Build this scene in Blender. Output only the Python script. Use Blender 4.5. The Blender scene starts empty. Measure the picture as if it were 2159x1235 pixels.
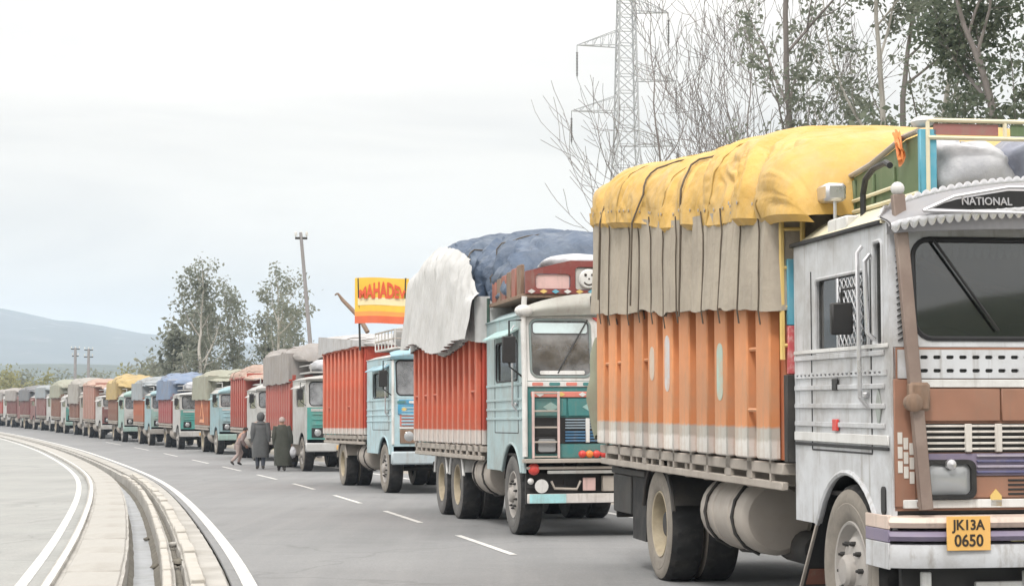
import bpy, math, random
from mathutils import Vector, Matrix, geometry, noise
R = math.radians
sc = bpy.context.scene
col = sc.collection
rnd = random.Random(11)

# ------------------------------------------------------------------ camera
FPX, IW, IH = 4000.0, 2159.0, 1235.0
PITCH = math.atan((801 - IH / 2) / FPX)
CAMZ = 1.75
cam = bpy.data.cameras.new("camera")
cam.sensor_width = 36.0
cam.lens = FPX / IW * 36.0
cam.clip_start = 0.1
cam.clip_end = 20000
co = bpy.data.objects.new("camera", cam)
co.location = (0, 0, CAMZ)
co.rotation_euler = (R(90) + PITCH, 0, 0)
col.objects.link(co)
sc.camera = co

# ------------------------------------------------------------------ light
SUN_EL, SUN_AZ = R(50), R(198)          # azimuth: clockwise from +Y
world = bpy.data.worlds.new("World")
sc.world = world
world.use_nodes = True
wn, wl = world.node_tree.nodes, world.node_tree.links
bg = wn["Background"]
sky = wn.new("ShaderNodeTexSky")
sky.sky_type = 'NISHITA'
sky.sun_disc = False
sky.sun_elevation = SUN_EL
sky.sun_rotation = SUN_AZ
sky.air_density = 1.0
sky.dust_density = 3.0
tc = wn.new("ShaderNodeTexCoord")
sep = wn.new("ShaderNodeSeparateXYZ")
wl.new(tc.outputs["Generated"], sep.inputs[0])
mp = wn.new("ShaderNodeMapping")
mp.inputs["Scale"].default_value = (1.0, 1.0, 5.5)
wl.new(tc.outputs["Generated"], mp.inputs[0])
cn = wn.new("ShaderNodeTexNoise")
cn.inputs["Scale"].default_value = 3.1
cn.inputs["Detail"].default_value = 6
cn.inputs["Roughness"].default_value = 0.5
cn.inputs["Distortion"].default_value = 0.4
wl.new(mp.outputs[0], cn.inputs["Vector"])
cr = wn.new("ShaderNodeValToRGB")
cr.color_ramp.elements[0].position = 0.36
cr.color_ramp.elements[0].color = (7.2, 7.0, 6.75, 1)
cr.color_ramp.elements[1].position = 0.60
cr.color_ramp.elements[1].color = (8.8, 8.45, 7.95, 1)
wl.new(cn.outputs["Fac"], cr.inputs[0])
# the overcast brightens smoothly and evenly towards the zenith, as a real cloud layer does
zr_ = wn.new("ShaderNodeMapRange")
zr_.inputs["From Min"].default_value = 0.12
zr_.inputs["From Max"].default_value = 1.0
zr_.inputs["To Min"].default_value = 1.0
zr_.inputs["To Max"].default_value = 3.1
wl.new(sep.outputs["Z"], zr_.inputs["Value"])
vm = wn.new("ShaderNodeVectorMath")
vm.operation = 'SCALE'
wl.new(cr.outputs["Color"], vm.inputs[0])
wl.new(zr_.outputs[0], vm.inputs["Scale"])
mx = wn.new("ShaderNodeMix")
mx.data_type = 'RGBA'
mx.inputs["Factor"].default_value = 0.93
wl.new(sky.outputs[0], mx.inputs[6])
wl.new(vm.outputs[0], mx.inputs[7])
wl.new(mx.outputs[2], bg.inputs["Color"])
bg.inputs["Strength"].default_value = 0.10

sun = bpy.data.lights.new("sun", 'SUN')
sun.energy = 1.5
sun.angle = R(10)
sun.color = (1.0, 0.96, 0.90)
so = bpy.data.objects.new("sun", sun)
so.rotation_euler = (R(90) - SUN_EL, 0, -SUN_AZ + R(180))
so.location = (0, -20, 60)
col.objects.link(so)

sc.view_settings.view_transform = 'Standard'
sc.view_settings.look = 'None'
sc.view_settings.gamma = 1
sc.view_settings.use_curve_mapping = False
sc.view_settings.exposure = 0.27
sc.render.engine = 'CYCLES'
sc.cycles.use_denoising = True
sc.cycles.max_bounces = 6
sc.cycles.diffuse_bounces = 3
sc.cycles.glossy_bounces = 3
sc.cycles.transmission_bounces = 4
sc.cycles.volume_bounces = 2
sc.cycles.transparent_max_bounces = 6

# ------------------------------------------------------------------ helpers
def hermite(knots):
    xs = [k[0] for k in knots]; ys = [k[1] for k in knots]; n = len(xs)
    m = []
    for i in range(n):
        if i == 0: m.append((ys[1] - ys[0]) / (xs[1] - xs[0]))
        elif i == n - 1: m.append((ys[-1] - ys[-2]) / (xs[-1] - xs[-2]))
        else:
            h0, h1 = xs[i] - xs[i - 1], xs[i + 1] - xs[i]
            d0, d1 = (ys[i] - ys[i - 1]) / h0, (ys[i + 1] - ys[i]) / h1
            m.append((d0 * h1 + d1 * h0) / (h0 + h1))
    def f(x):
        if x <= xs[0]: return ys[0] + m[0] * (x - xs[0])
        if x >= xs[-1]: return ys[-1] + m[-1] * (x - xs[-1])
        i = 0
        while x > xs[i + 1]: i += 1
        h = xs[i + 1] - xs[i]; t = (x - xs[i]) / h
        return ((2*t**3 - 3*t*t + 1) * ys[i] + (t**3 - 2*t*t + t) * h * m[i]
                + (-2*t**3 + 3*t*t) * ys[i + 1] + (t**3 - t*t) * h * m[i + 1])
    return f

_rz = hermite([(-80, 0.03), (5, 0.02), (13, 0.0), (17.5, -.06), (24, -.20), (39, -.55), (57, -.97), (90, -1.5), (154, -2.25), (300, -3.9), (600, -5.0), (1000, -5.0)])
def rz(Y): return _rz(min(Y, 1000))                    # height of the road
xc = hermite([(-40, 4.2), (0, .45), (16, -2.16), (28.5, -4.62), (50, -9.4), (80, -17.6), (115, -28.7), (166, -47.5), (230, -76), (300, -112)])  # right edge line of the median

def at(px, py, Y):
    u, v = (px - IW / 2) / FPX, (IH / 2 - py) / FPX
    t = Y / (math.cos(PITCH) - math.sin(PITCH) * v)
    return Vector((u * t, Y, CAMZ + t * (math.sin(PITCH) + math.cos(PITCH) * v)))

def sm(a, b, x):
    t = max(0., min(1., (x - a) / (b - a))); return t * t * (3 - 2 * t)

class MB:
    def __init__(s): s.v = []; s.f = []
    def add(s, vs, fs):
        o = len(s.v); s.v += [tuple(p) for p in vs]; s.f += [tuple(i + o for i in f) for f in fs]; return s
    def obox(s, c, ax, h, ch=.006):
        c = Vector(c); ax = [Vector(a) for a in ax]
        ch = min(ch, min(h) * .45)
        vs = []; idx = {}
        for sx in (-1, 1):
            for sy in (-1, 1):
                for sz in (-1, 1):
                    sg = (sx, sy, sz)
                    for a in range(3):
                        p = c.copy()
                        for k in range(3):
                            p += ax[k] * (sg[k] * (h[k] if k == a else h[k] - ch))
                        idx[(sg, a)] = len(vs); vs.append(p)
        fs = []
        for a in range(3):
            b, d = (a + 1) % 3, (a + 2) % 3
            for sa in (-1, 1):
                q = []
                for sb, sd in ((-1, -1), (1, -1), (1, 1), (-1, 1)):
                    sg = [0, 0, 0]; sg[a] = sa; sg[b] = sb; sg[d] = sd
                    q.append(idx[(tuple(sg), a)])
                fs.append(q)
            for sb in (-1, 1):
                for sd in (-1, 1):
                    q = []
                    for sa, k in ((-1, b), (-1, d), (1, d), (1, b)):
                        sg = [0, 0, 0]; sg[a] = sa; sg[b] = sb; sg[d] = sd
                        q.append(idx[(tuple(sg), k)])
                    fs.append(q)
        for sx in (-1, 1):
            for sy in (-1, 1):
                for sz in (-1, 1):
                    fs.append([idx[((sx, sy, sz), k)] for k in range(3)])
        out = []
        for f in fs:
            p = [vs[i] for i in f]
            n = (p[1] - p[0]).cross(p[2] - p[1])
            if n.dot(sum(p, Vector()) / len(p) - c) < 0: f = f[::-1]
            out.append(f)
        return s.add(vs, out)
    def box(s, x0, x1, y0, y1, z0, z1, ch=.006):
        return s.obox(((x0 + x1) / 2, (y0 + y1) / 2, (z0 + z1) / 2), ((1, 0, 0), (0, 1, 0), (0, 0, 1)),
                      (abs(x1 - x0) / 2, abs(y1 - y0) / 2, abs(z1 - z0) / 2), ch)
    def bar(s, p, q, w, h, up=(0, 0, 1), ch=.004):
        p, q = Vector(p), Vector(q); d = q - p; L = d.length; d.normalize()
        u = Vector(up)
        if abs(d.dot(u)) > .98: u = Vector((0, 1, 0))
        a = d.cross(u).normalized(); b = a.cross(d)
        return s.obox((p + q) / 2, (a, d, b), (w / 2, L / 2, h / 2), ch)
    def tube(s, pts, r, n=8, cap=True):
        pts = [Vector(p) for p in pts]; k = len(pts)
        rs = r if isinstance(r, (list, tuple)) else [r] * k
        t0 = (pts[1] - pts[0]).normalized()
        u = t0.cross(Vector((0, 0, 1)))
        if u.length < 1e-3: u = Vector((1, 0, 0))
        u.normalize(); vs = []; fs = []
        for i in range(k):
            t = (pts[min(i + 1, k - 1)] - pts[max(i - 1, 0)]).normalized()
            u = (u - t * u.dot(t))
            if u.length < 1e-4: u = t.orthogonal()
            u.normalize(); w = t.cross(u)
            for j in range(n):
                a = 2 * math.pi * j / n
                vs.append(pts[i] + (u * math.cos(a) + w * math.sin(a)) * rs[i])
        for i in range(k - 1):
            for j in range(n):
                j2 = (j + 1) % n
                fs.append((i*n + j, i*n + j2, (i+1)*n + j2, (i+1)*n + j))
        if cap:
            fs.append(tuple(range(n))[::-1]); fs.append(tuple((k-1)*n + j for j in range(n)))
        return s.add(vs, fs)
    def lathe(s, prof, c=(0, 0, 0), axis='x', n=32, mod=None, cap=True):
        c = Vector(c); vs = []; fs = []; k = len(prof)
        for i, (r, a) in enumerate(prof):
            for j in range(n):
                t = 2 * math.pi * j / n; rr = r + (mod(i, j) if mod else 0)
                p, q = rr * math.cos(t), rr * math.sin(t)
                vs.append(c + Vector({'x': (a, p, q), 'y': (q, a, p), 'z': (p, q, a)}[axis]))
        for i in range(k - 1):
            for j in range(n):
                j2 = (j + 1) % n
                fs.append((i*n + j, (i+1)*n + j, (i+1)*n + j2, i*n + j2))
        if cap and prof[0][0] > 1e-4: fs.append(tuple(range(n)))
        if cap and prof[-1][0] > 1e-4: fs.append(tuple((k-1)*n + j for j in range(n))[::-1])
        return s.add(vs, fs)
    def plate(s, outer, holes=(), o=(0, 0, 0), u=(1, 0, 0), v=(0, 0, 1), th=.02):
        o, u, v = Vector(o), Vector(u), Vector(v); w = u.cross(v).normalized()
        def area(l): return sum(l[i][0]*l[(i+1) % len(l)][1] - l[(i+1) % len(l)][0]*l[i][1] for i in range(len(l)))
        outer = list(outer) if area(outer) > 0 else list(outer)[::-1]
        hs = [list(h) if area(h) < 0 else list(h)[::-1] for h in holes]
        loops = [outer] + hs
        tri = geometry.tessellate_polygon([[Vector((p[0], p[1], 0)) for p in l] for l in loops])
        flat = [p for l in loops for p in l]; n = len(flat)
        vs = [o + u*p[0] + v*p[1] + w*(th/2) for p in flat] + [o + u*p[0] + v*p[1] - w*(th/2) for p in flat]
        fs = []
        for t in tri:
            a, b, c_ = (flat[i] for i in t)
            cr_ = (b[0]-a[0])*(c_[1]-a[1]) - (b[1]-a[1])*(c_[0]-a[0])
            t = tuple(t) if cr_ > 0 else tuple(t)[::-1]
            fs.append(t); fs.append(tuple(i + n for i in t[::-1]))
        k = 0
        for l in loops:
            m = len(l)
            for i in range(m):
                a, b = k + i, k + (i + 1) % m
                fs.append((a, a + n, b + n, b))
            k += m
        return s.add(vs, fs)
    def grid(s, fn, nu, nv, closed_u=False):
        vs = [fn(i / nu, j / nv) for j in range(nv + 1) for i in range(nu + (0 if closed_u else 1))]
        w = nu + (0 if closed_u else 1); fs = []
        for j in range(nv):
            for i in range(nu):
                i2 = (i + 1) % w
                fs.append((j*w + i, j*w + i2, (j+1)*w + i2, (j+1)*w + i))
        return s.add(vs, fs)
    def ball(s, c, r, n=12, sq=(1, 1, 1)):
        c = Vector(c)
        return s.grid(lambda a, b: c + Vector((math.cos(2*math.pi*a)*math.sin(math.pi*(.001+.998*b))*r*sq[0], math.sin(2*math.pi*a)*math.sin(math.pi*(.001+.998*b))*r*sq[1], -math.cos(math.pi*b)*r*sq[2])), n, max(6, n//2), True)

def mesh_of(name, mb, m, sharp=38):
    me = bpy.data.meshes.new(name)
    me.from_pydata(mb.v, [], mb.f)
    if m: me.materials.append(m)
    me.polygons.foreach_set("use_smooth", [True] * len(me.polygons))
    me.update()
    try: me.set_sharp_from_angle(angle=R(sharp))
    except Exception: pass
    return me
def mk(name, mb, m, parent=None, loc=None, sharp=38):
    me = mb if isinstance(mb, bpy.types.Mesh) else mesh_of(name, mb, m, sharp)
    ob = bpy.data.objects.new(name, me); col.objects.link(ob)
    if parent: ob.parent = parent
    if loc is not None: ob.location = loc
    return ob
def tag(o, label=None, cat=None, group=None, kind=None):
    for k, v in (("label", label), ("category", cat), ("group", group), ("kind", kind)):
        if v: o[k] = v
    return o
def empty(name, mat4=None):
    o = bpy.data.objects.new(name, None); o.empty_display_size = .3; col.objects.link(o)
    if mat4: o.matrix_world = mat4
    return o
def text_mesh(body, size, ext=.003, bend=None, bold=.0):
    cu = bpy.data.curves.new("lettering", 'FONT'); cu.body = body; cu.size = size; cu.extrude = ext
    cu.align_x = 'CENTER'; cu.align_y = 'CENTER'; cu.resolution_u = 3; cu.offset = bold
    ob = bpy.data.objects.new("lettering", cu); col.objects.link(ob)
    dg = bpy.context.evaluated_depsgraph_get()
    me = bpy.data.meshes.new_from_object(ob.evaluated_get(dg))
    bpy.data.objects.remove(ob)
    if bend:
        for v in me.vertices: v.co = bend(v.co)
    return me
def rr(u0, u1, v0, v1, r, n=5):
    r = min(r, (u1 - u0) * .49, (v1 - v0) * .49); out = []
    for cx, cy, a0 in ((u1 - r, v1 - r, 0), (u0 + r, v1 - r, 90), (u0 + r, v0 + r, 180), (u1 - r, v0 + r, 270)):
        for k in range(n + 1):
            a = R(a0 + 90 * k / n); out.append((cx + r * math.cos(a), cy + r * math.sin(a)))
    return out

# ------------------------------------------------------------------ materials
def _nt(name):
    m = bpy.data.materials.new(name); m.use_nodes = True
    return m, m.node_tree.nodes, m.node_tree.links, m.node_tree.nodes["Principled BSDF"]
def _noise(n, l, vec, scale, detail=5, rough=.6):
    t = n.new("ShaderNodeTexNoise"); t.inputs["Scale"].default_value = scale
    t.inputs["Detail"].default_value = detail; t.inputs["Roughness"].default_value = rough
    l.new(vec, t.inputs["Vector"]); return t.outputs["Fac"]
def _range(n, l, v, a, b, c, d):
    r = n.new("ShaderNodeMapRange"); l.new(v, r.inputs["Value"])
    for k, x in zip(("From Min", "From Max", "To Min", "To Max"), (a, b, c, d)): r.inputs[k].default_value = x
    return r.outputs[0]
def _mix(n, l, fac, a, b):
    x = n.new("ShaderNodeMix"); x.data_type = 'RGBA'
    if isinstance(fac, float): x.inputs["Factor"].default_value = fac
    else: l.new(fac, x.inputs["Factor"])
    for i, c in ((6, a), (7, b)):
        if isinstance(c, tuple): x.inputs[i].default_value = c[:3] + (1,)
        else: l.new(c, x.inputs[i])
    return x.outputs[2]
def _scl(c, k): return tuple(min(1, x * k) for x in c)
def mat(name, c, rough=.55, var=.15, vs=3., dirt=(.30, .26, .21), da=.35, ds=2.2, bump=0., bs=30., metal=0., stretch=None, spec=.5, bands=None, coord="Object", streak=0., rand=0., crumple=0.):
    m, n, l, b = _nt(name)
    t = n.new("ShaderNodeTexCoord"); vec = t.outputs[coord]
    if stretch:
        q = n.new("ShaderNodeMapping"); q.inputs["Scale"].default_value = stretch
        l.new(vec, q.inputs[0]); sv = q.outputs[0]
    else: sv = vec
    base = c
    if bands:                                            # paint bands by height on the thing itself
        sx = n.new("ShaderNodeSeparateXYZ"); l.new(vec, sx.inputs[0])
        wob = _range(n, l, _noise(n, l, vec, 9, 3), 0, 1, -.025, .025)
        ad = n.new("ShaderNodeMath"); ad.operation = 'ADD'; l.new(sx.outputs["Z"], ad.inputs[0]); l.new(wob, ad.inputs[1])
        for z, bc in bands:
            base = _mix(n, l, _range(n, l, ad.outputs[0], z - .012, z + .012, 1, 0), base, bc)
        lo = _mix(n, l, 0.5, base, base)
        f = _noise(n, l, sv, vs)
        v = n.new("ShaderNodeVectorMath"); v.operation = 'SCALE'; l.new(lo, v.inputs[0]); l.new(_range(n, l, f, .25, .75, 1 - var, 1 + var), v.inputs["Scale"])
        o = v.outputs[0]
    else:
        f = _noise(n, l, sv, vs)
        o = _mix(n, l, _range(n, l, f, .25, .75, 0, 1), _scl(c, 1 - var), _scl(c, 1 + var))
    if da > 0:
        g = _noise(n, l, sv, ds, 8, .68)
        o = _mix(n, l, _range(n, l, g, .45, .78, 0, da), o, dirt)
        if streak:
            q2 = n.new("ShaderNodeMapping"); q2.inputs["Scale"].default_value = (7, 7, .7); l.new(vec, q2.inputs[0])
            g2 = _noise(n, l, q2.outputs[0], 2.2, 5, .6)
            o = _mix(n, l, _range(n, l, g2, .55, .75, 0, streak), o, dirt)
    if rand:                                             # each panel weathered a little differently
        oi = n.new("ShaderNodeObjectInfo"); v = n.new("ShaderNodeVectorMath"); v.operation = 'SCALE'
        l.new(o, v.inputs[0]); l.new(_range(n, l, oi.outputs["Random"], 0, 1, 1 - rand, 1 + rand), v.inputs["Scale"]); o = v.outputs[0]
    l.new(o, b.inputs["Base Color"])
    b.inputs["Roughness"].default_value = rough
    rgh = _noise(n, l, vec, 6, 4)
    l.new(_range(n, l, rgh, .2, .8, max(.03, rough - .12), min(1, rough + .12)), b.inputs["Roughness"])
    b.inputs["Metallic"].default_value = metal
    b.inputs["Specular IOR Level"].default_value = spec
    if bump:
        h = _noise(n, l, sv, bs, 5)
        bp = n.new("ShaderNodeBump"); bp.inputs["Strength"].default_value = bump; bp.inputs["Distance"].default_value = .02
        if crumple:                                      # sharp creases of stiff sheet
            dv = n.new("ShaderNodeTexNoise"); dv.inputs["Scale"].default_value = 1.3; l.new(sv, dv.inputs["Vector"])
            ma = n.new("ShaderNodeVectorMath"); ma.operation = 'MULTIPLY_ADD'; l.new(dv.outputs["Color"], ma.inputs[0]); ma.inputs[1].default_value = (.5, .5, .5); l.new(sv, ma.inputs[2])
            vo = n.new("ShaderNodeTexVoronoi"); vo.feature = 'DISTANCE_TO_EDGE'; vo.inputs["Scale"].default_value = 3.4; l.new(ma.outputs[0], vo.inputs["Vector"])
            v2 = n.new("ShaderNodeTexVoronoi"); v2.feature = 'F1'; v2.inputs["Scale"].default_value = 7.5; l.new(ma.outputs[0], v2.inputs["Vector"])
            a1 = n.new("ShaderNodeMath"); a1.operation = 'MULTIPLY_ADD'; l.new(vo.outputs["Distance"], a1.inputs[0]); a1.inputs[1].default_value = 1.6; l.new(v2.outputs["Distance"], a1.inputs[2])
            a2 = n.new("ShaderNodeMath"); a2.operation = 'MULTIPLY_ADD'; l.new(a1.outputs[0], a2.inputs[0]); a2.inputs[1].default_value = crumple; l.new(h, a2.inputs[2]); h = a2.outputs[0]
        l.new(h, bp.inputs["Height"]); l.new(bp.outputs[0], b.inputs["Normal"])
    return m
def pane_mat(name, tint=(.55, .60, .60), ior=1.9, dust=.12, dc=(.34, .33, .31), rough=.03):
    m, n, l, b = _nt(name); n.remove(b)
    t = n.new("ShaderNodeTexCoord"); fr = n.new("ShaderNodeFresnel"); fr.inputs["IOR"].default_value = ior
    tr = n.new("ShaderNodeBsdfTransparent"); tr.inputs["Color"].default_value = tint + (1,)
    gl = n.new("ShaderNodeBsdfGlossy"); gl.inputs["Roughness"].default_value = rough
    df = n.new("ShaderNodeBsdfDiffuse"); df.inputs["Color"].default_value = dc + (1,)
    m1 = n.new("ShaderNodeMixShader"); m2 = n.new("ShaderNodeMixShader")
    l.new(_range(n, l, _noise(n, l, t.outputs["Object"], 2.6, 6), .35, .75, dust*.35, dust*1.6), m1.inputs[0])
    l.new(tr.outputs[0], m1.inputs[1]); l.new(df.outputs[0], m1.inputs[2])
    l.new(fr.outputs[0], m2.inputs[0]); l.new(m1.outputs[0], m2.inputs[1]); l.new(gl.outputs[0], m2.inputs[2])
    l.new(m2.outputs[0], n["Material Output"].inputs["Surface"]); return m
def glass_mat(name, c=(.02, .025, .03), ior=1.9, rough=.04, alpha=1.):
    m, n, l, b = _nt(name)
    t = n.new("ShaderNodeTexCoord")
    o = _mix(n, l, _range(n, l, _noise(n, l, t.outputs["Object"], 2.5), .4, .8, 0, .25), c, (.16, .15, .14))
    l.new(o, b.inputs["Base Color"]); b.inputs["Roughness"].default_value = rough; b.inputs["IOR"].default_value = ior
    return m
def leaf_mat(name, a, bcol, c2):
    m, n, l, b = _nt(name)
    g = n.new("ShaderNodeNewGeometry")
    o = _mix(n, l, g.outputs["Random Per Island"], a, bcol)
    t = n.new("ShaderNodeTexCoord")
    o = _mix(n, l, _range(n, l, _noise(n, l, t.outputs["Object"], .7, 2), .5, .7, 0, .6), o, c2)
    l.new(o, b.inputs["Base Color"]); b.inputs["Roughness"].default_value = .6
    b.inputs["Specular IOR Level"].default_value = .3
    tr = n.new("ShaderNodeBsdfTranslucent"); l.new(o, tr.inputs["Color"])
    ms = n.new("ShaderNodeMixShader"); ms.inputs[0].default_value = .5
    l.new(b.outputs[0], ms.inputs[1]); l.new(tr.outputs[0], ms.inputs[2]); l.new(ms.outputs[0], n["Material Output"].inputs["Surface"])
    return m

DUST = (.34, .30, .25)
M = {}
M['rubber'] = mat('tyre_rubber', (.016, .016, .017), .85, .2, 6, (.10, .09, .08), .45, 5)
M['sidewall'] = mat('dusty_sidewall', (.24, .215, .185), .9, .2, 5, (.07, .065, .06), .55, 4, bump=.15)
M['sidewall_dark'] = mat('grimy_sidewall', (.13, .125, .12), .9, .2, 5, (.03, .03, .03), .6, 4, bump=.15)
M['rim'] = mat('rim_paint', (.40, .34, .24), .6, .2, 6, (.20, .16, .12), .6, 5)
M['rim_grey'] = mat('rim_grey_paint', (.36, .34, .32), .6, .2, 6, (.18, .15, .13), .7, 6)
M['steel_dark'] = mat('dark_chassis_steel', (.028, .027, .026), .7, .2, 4, (.12, .10, .085), .5, 3)
M['black'] = mat('black_paint', (.015, .015, .016), .5, .2, 4, (.08, .07, .06), .3, 3)
M['gasket'] = mat('window_rubber', (.018, .018, .02), .6, .1, 4, da=0)
M['inside'] = mat('cab_lining', (.035, .032, .03), .9, .2, 4, da=0)
M['chrome'] = mat('worn_chrome', (.62, .62, .64), .3, .08, 5, DUST, .3, 5, metal=.8)
M['silver'] = mat('silver_paint', (.54, .555, .58), .42, .09, 2.2, (.20, .17, .14), .85, 1.5, streak=.7, bump=.12, bs=4)
M['white'] = mat('white_paint', (.66, .66, .65), .5, .07, 3, (.25, .22, .19), .55, 2.2, streak=.5)
M['cream'] = mat('cream_paint', (.72, .66, .48), .5, .08, 3, (.38, .32, .24), .4, 2.5)
M['copper'] = mat('brown_paint', (.29, .145, .095), .5, .2, 2.5, (.22, .15, .11), .7, 2.4, streak=.45)
M['purple'] = mat('purple_paint', (.20, .17, .25), .5, .15, 3, (.3, .25, .22), .4, 3)
M['post'] = mat('brown_post_paint', (.21, .155, .13), .6, .15, 4, (.30, .26, .22), .45, 4)
M['glass'] = pane_mat('windscreen_glass', (.30, .34, .34), 2.2, .025)
M['glass_side'] = pane_mat('side_glass', (.5, .54, .54), 1.7, .10)
M['glass_pale'] = pane_mat('dusty_glass', (.40, .43, .45), 1.9, .42, (.42, .43, .45), .08)
M['lens'] = glass_mat('lamp_lens', (.30, .31, .32), 2.0, .1)
M['amber'] = mat('amber_lens', (.75, .22, .04), .3, .1, 5, da=.1)
M['redlens'] = mat('red_lens', (.62, .06, .05), .35, .1, 5, da=.15)
M['plate'] = mat('yellow_number_plate', (.72, .42, .12), .5, .12, 6, (.5, .28, .15), .4, 6)
M['ink'] = mat('black_lettering', (.03, .02, .012), .6, .1, 5, da=.1)
M['green'] = mat('green_rack_paint', (.115, .17, .085), .6, .15, 3, (.28, .26, .2), .45, 3, streak=.3)
M['skyblue'] = mat('sky_blue_paint', (.10, .36, .48), .55, .12, 4, (.4, .4, .36), .4, 4)
M['yellowbar'] = mat('yellow_bar_paint', (.68, .48, .16), .55, .12, 4, DUST, .3, 4)
M['redpat'] = mat('red_pattern_paint', (.55, .10, .11), .55, .1, 4, (.7, .6, .55), .8, 22)
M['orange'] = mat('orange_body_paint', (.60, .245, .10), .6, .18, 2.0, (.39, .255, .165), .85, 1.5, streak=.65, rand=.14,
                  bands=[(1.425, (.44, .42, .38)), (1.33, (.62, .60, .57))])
M['orange_shaded'] = mat('orange_recess_paint', (.40, .125, .055), .65, .16, 2.0, (.30, .22, .17), .5, 2.2, streak=.3)  # darker copy of the body orange: shade between the ribs put into the colour
M['bed'] = mat('dusty_bed_steel', (.38, .34, .30), .7, .15, 4, (.2, .17, .14), .5, 3)
M['tank'] = mat('dusty_tank_paint', (.36, .325, .29), .65, .1, 3, (.20, .17, .14), .45, 3)
M['yellow_tarp'] = mat('yellow_tarpaulin', (.56, .345, .085), .55, .18, 1.6, (.46, .35, .19), .75, 2.6, bump=.6, bs=9, stretch=(1, 1.3, .8), crumple=.7)
M['grey_tarp'] = mat('grey_canvas', (.37, .325, .265), .85, .12, 1.8, (.22, .185, .15), .6, 2.0, bump=.5, bs=16, streak=.55)
M['white_tarp'] = mat('white_canvas', (.50, .50, .50), .8, .10, 1.8, (.33, .32, .30), .55, 2.4, bump=.3, bs=18, streak=.4)
M['blue_tarp'] = mat('slate_blue_tarpaulin', (.065, .095, .15), .5, .35, 1.6, (.15, .18, .215), .55, 1.8, bump=.9, bs=8, crumple=1.2)
M['seam'] = mat('stitched_seam', (.36, .24, .07), .8, .2, 8, da=.3)
M['rope'] = mat('dark_rope', (.10, .08, .06), .9, .2, 20, da=.2)
M['wood'] = mat('weathered_wood', (.20, .13, .09), .8, .25, 6, (.3, .26, .22), .4, 4, stretch=(4, 4, 1))
M['sack'] = mat('pale_plastic_sack', (.46, .465, .49), .4, .2, 4, (.26, .27, .31), .7, 3, bump=.4, bs=12)
M['sack_dark'] = mat('dark_plastic_sheet', (.035, .04, .055), .35, .3, 4, (.16, .17, .2), .3, 3, bump=.4, bs=10)
def paint(name, c, **k):
    key = 'p_' + name
    if key not in M:
        kw = dict(rough=.52, var=.10, vs=2.6, dirt=(.24, .20, .165), da=.6, ds=1.9, streak=.5); kw.update(k)
        M[key] = mat(name + '_paint', c, **kw)
    return M[key]
# ------------------------------------------------------------------ setting: ground, roads, median
def frame_at(Y):
    dx = (xc(Y + .5) - xc(Y - .5))
    t = Vector((dx, 1, 0)).normalized()
    return Vector((xc(Y), Y, 0)), t, Vector((t.y, -t.x, 0))
def on(Y, d, dz=0):
    c, t, n = frame_at(Y); p = c + n * d
    return Vector((p.x, p.y, rz(p.y) + dz))
def stations(a, b):
    out = [a]; 
    while out[-1] < b:
        y = out[-1]; out.append(min(b, y + max(.5, min(6, abs(y) * .02))))
    return out
def ribbon(prof, a=-30, b=290, jit=0.):
    st = stations(a, b); w = len(prof)
    mb = MB(); vs = [on(Y, d + jit*noise.noise(Vector((Y*1.7, d*5, 0))), z + jit*.5*noise.noise(Vector((Y*2.1, d*4, 9)))) for Y in st for d, z in prof]
    fs = [(i*w + k, i*w + k + 1, (i+1)*w + k + 1, (i+1)*w + k) for i in range(len(st) - 1) for k in range(w - 1)]
    return mb.add(vs, fs)
def surf(name, prof, m, a=-30, b=290, jit=0.):
    return tag(mk(name, ribbon(prof, a, b, jit), m, sharp=30), kind='structure')

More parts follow.
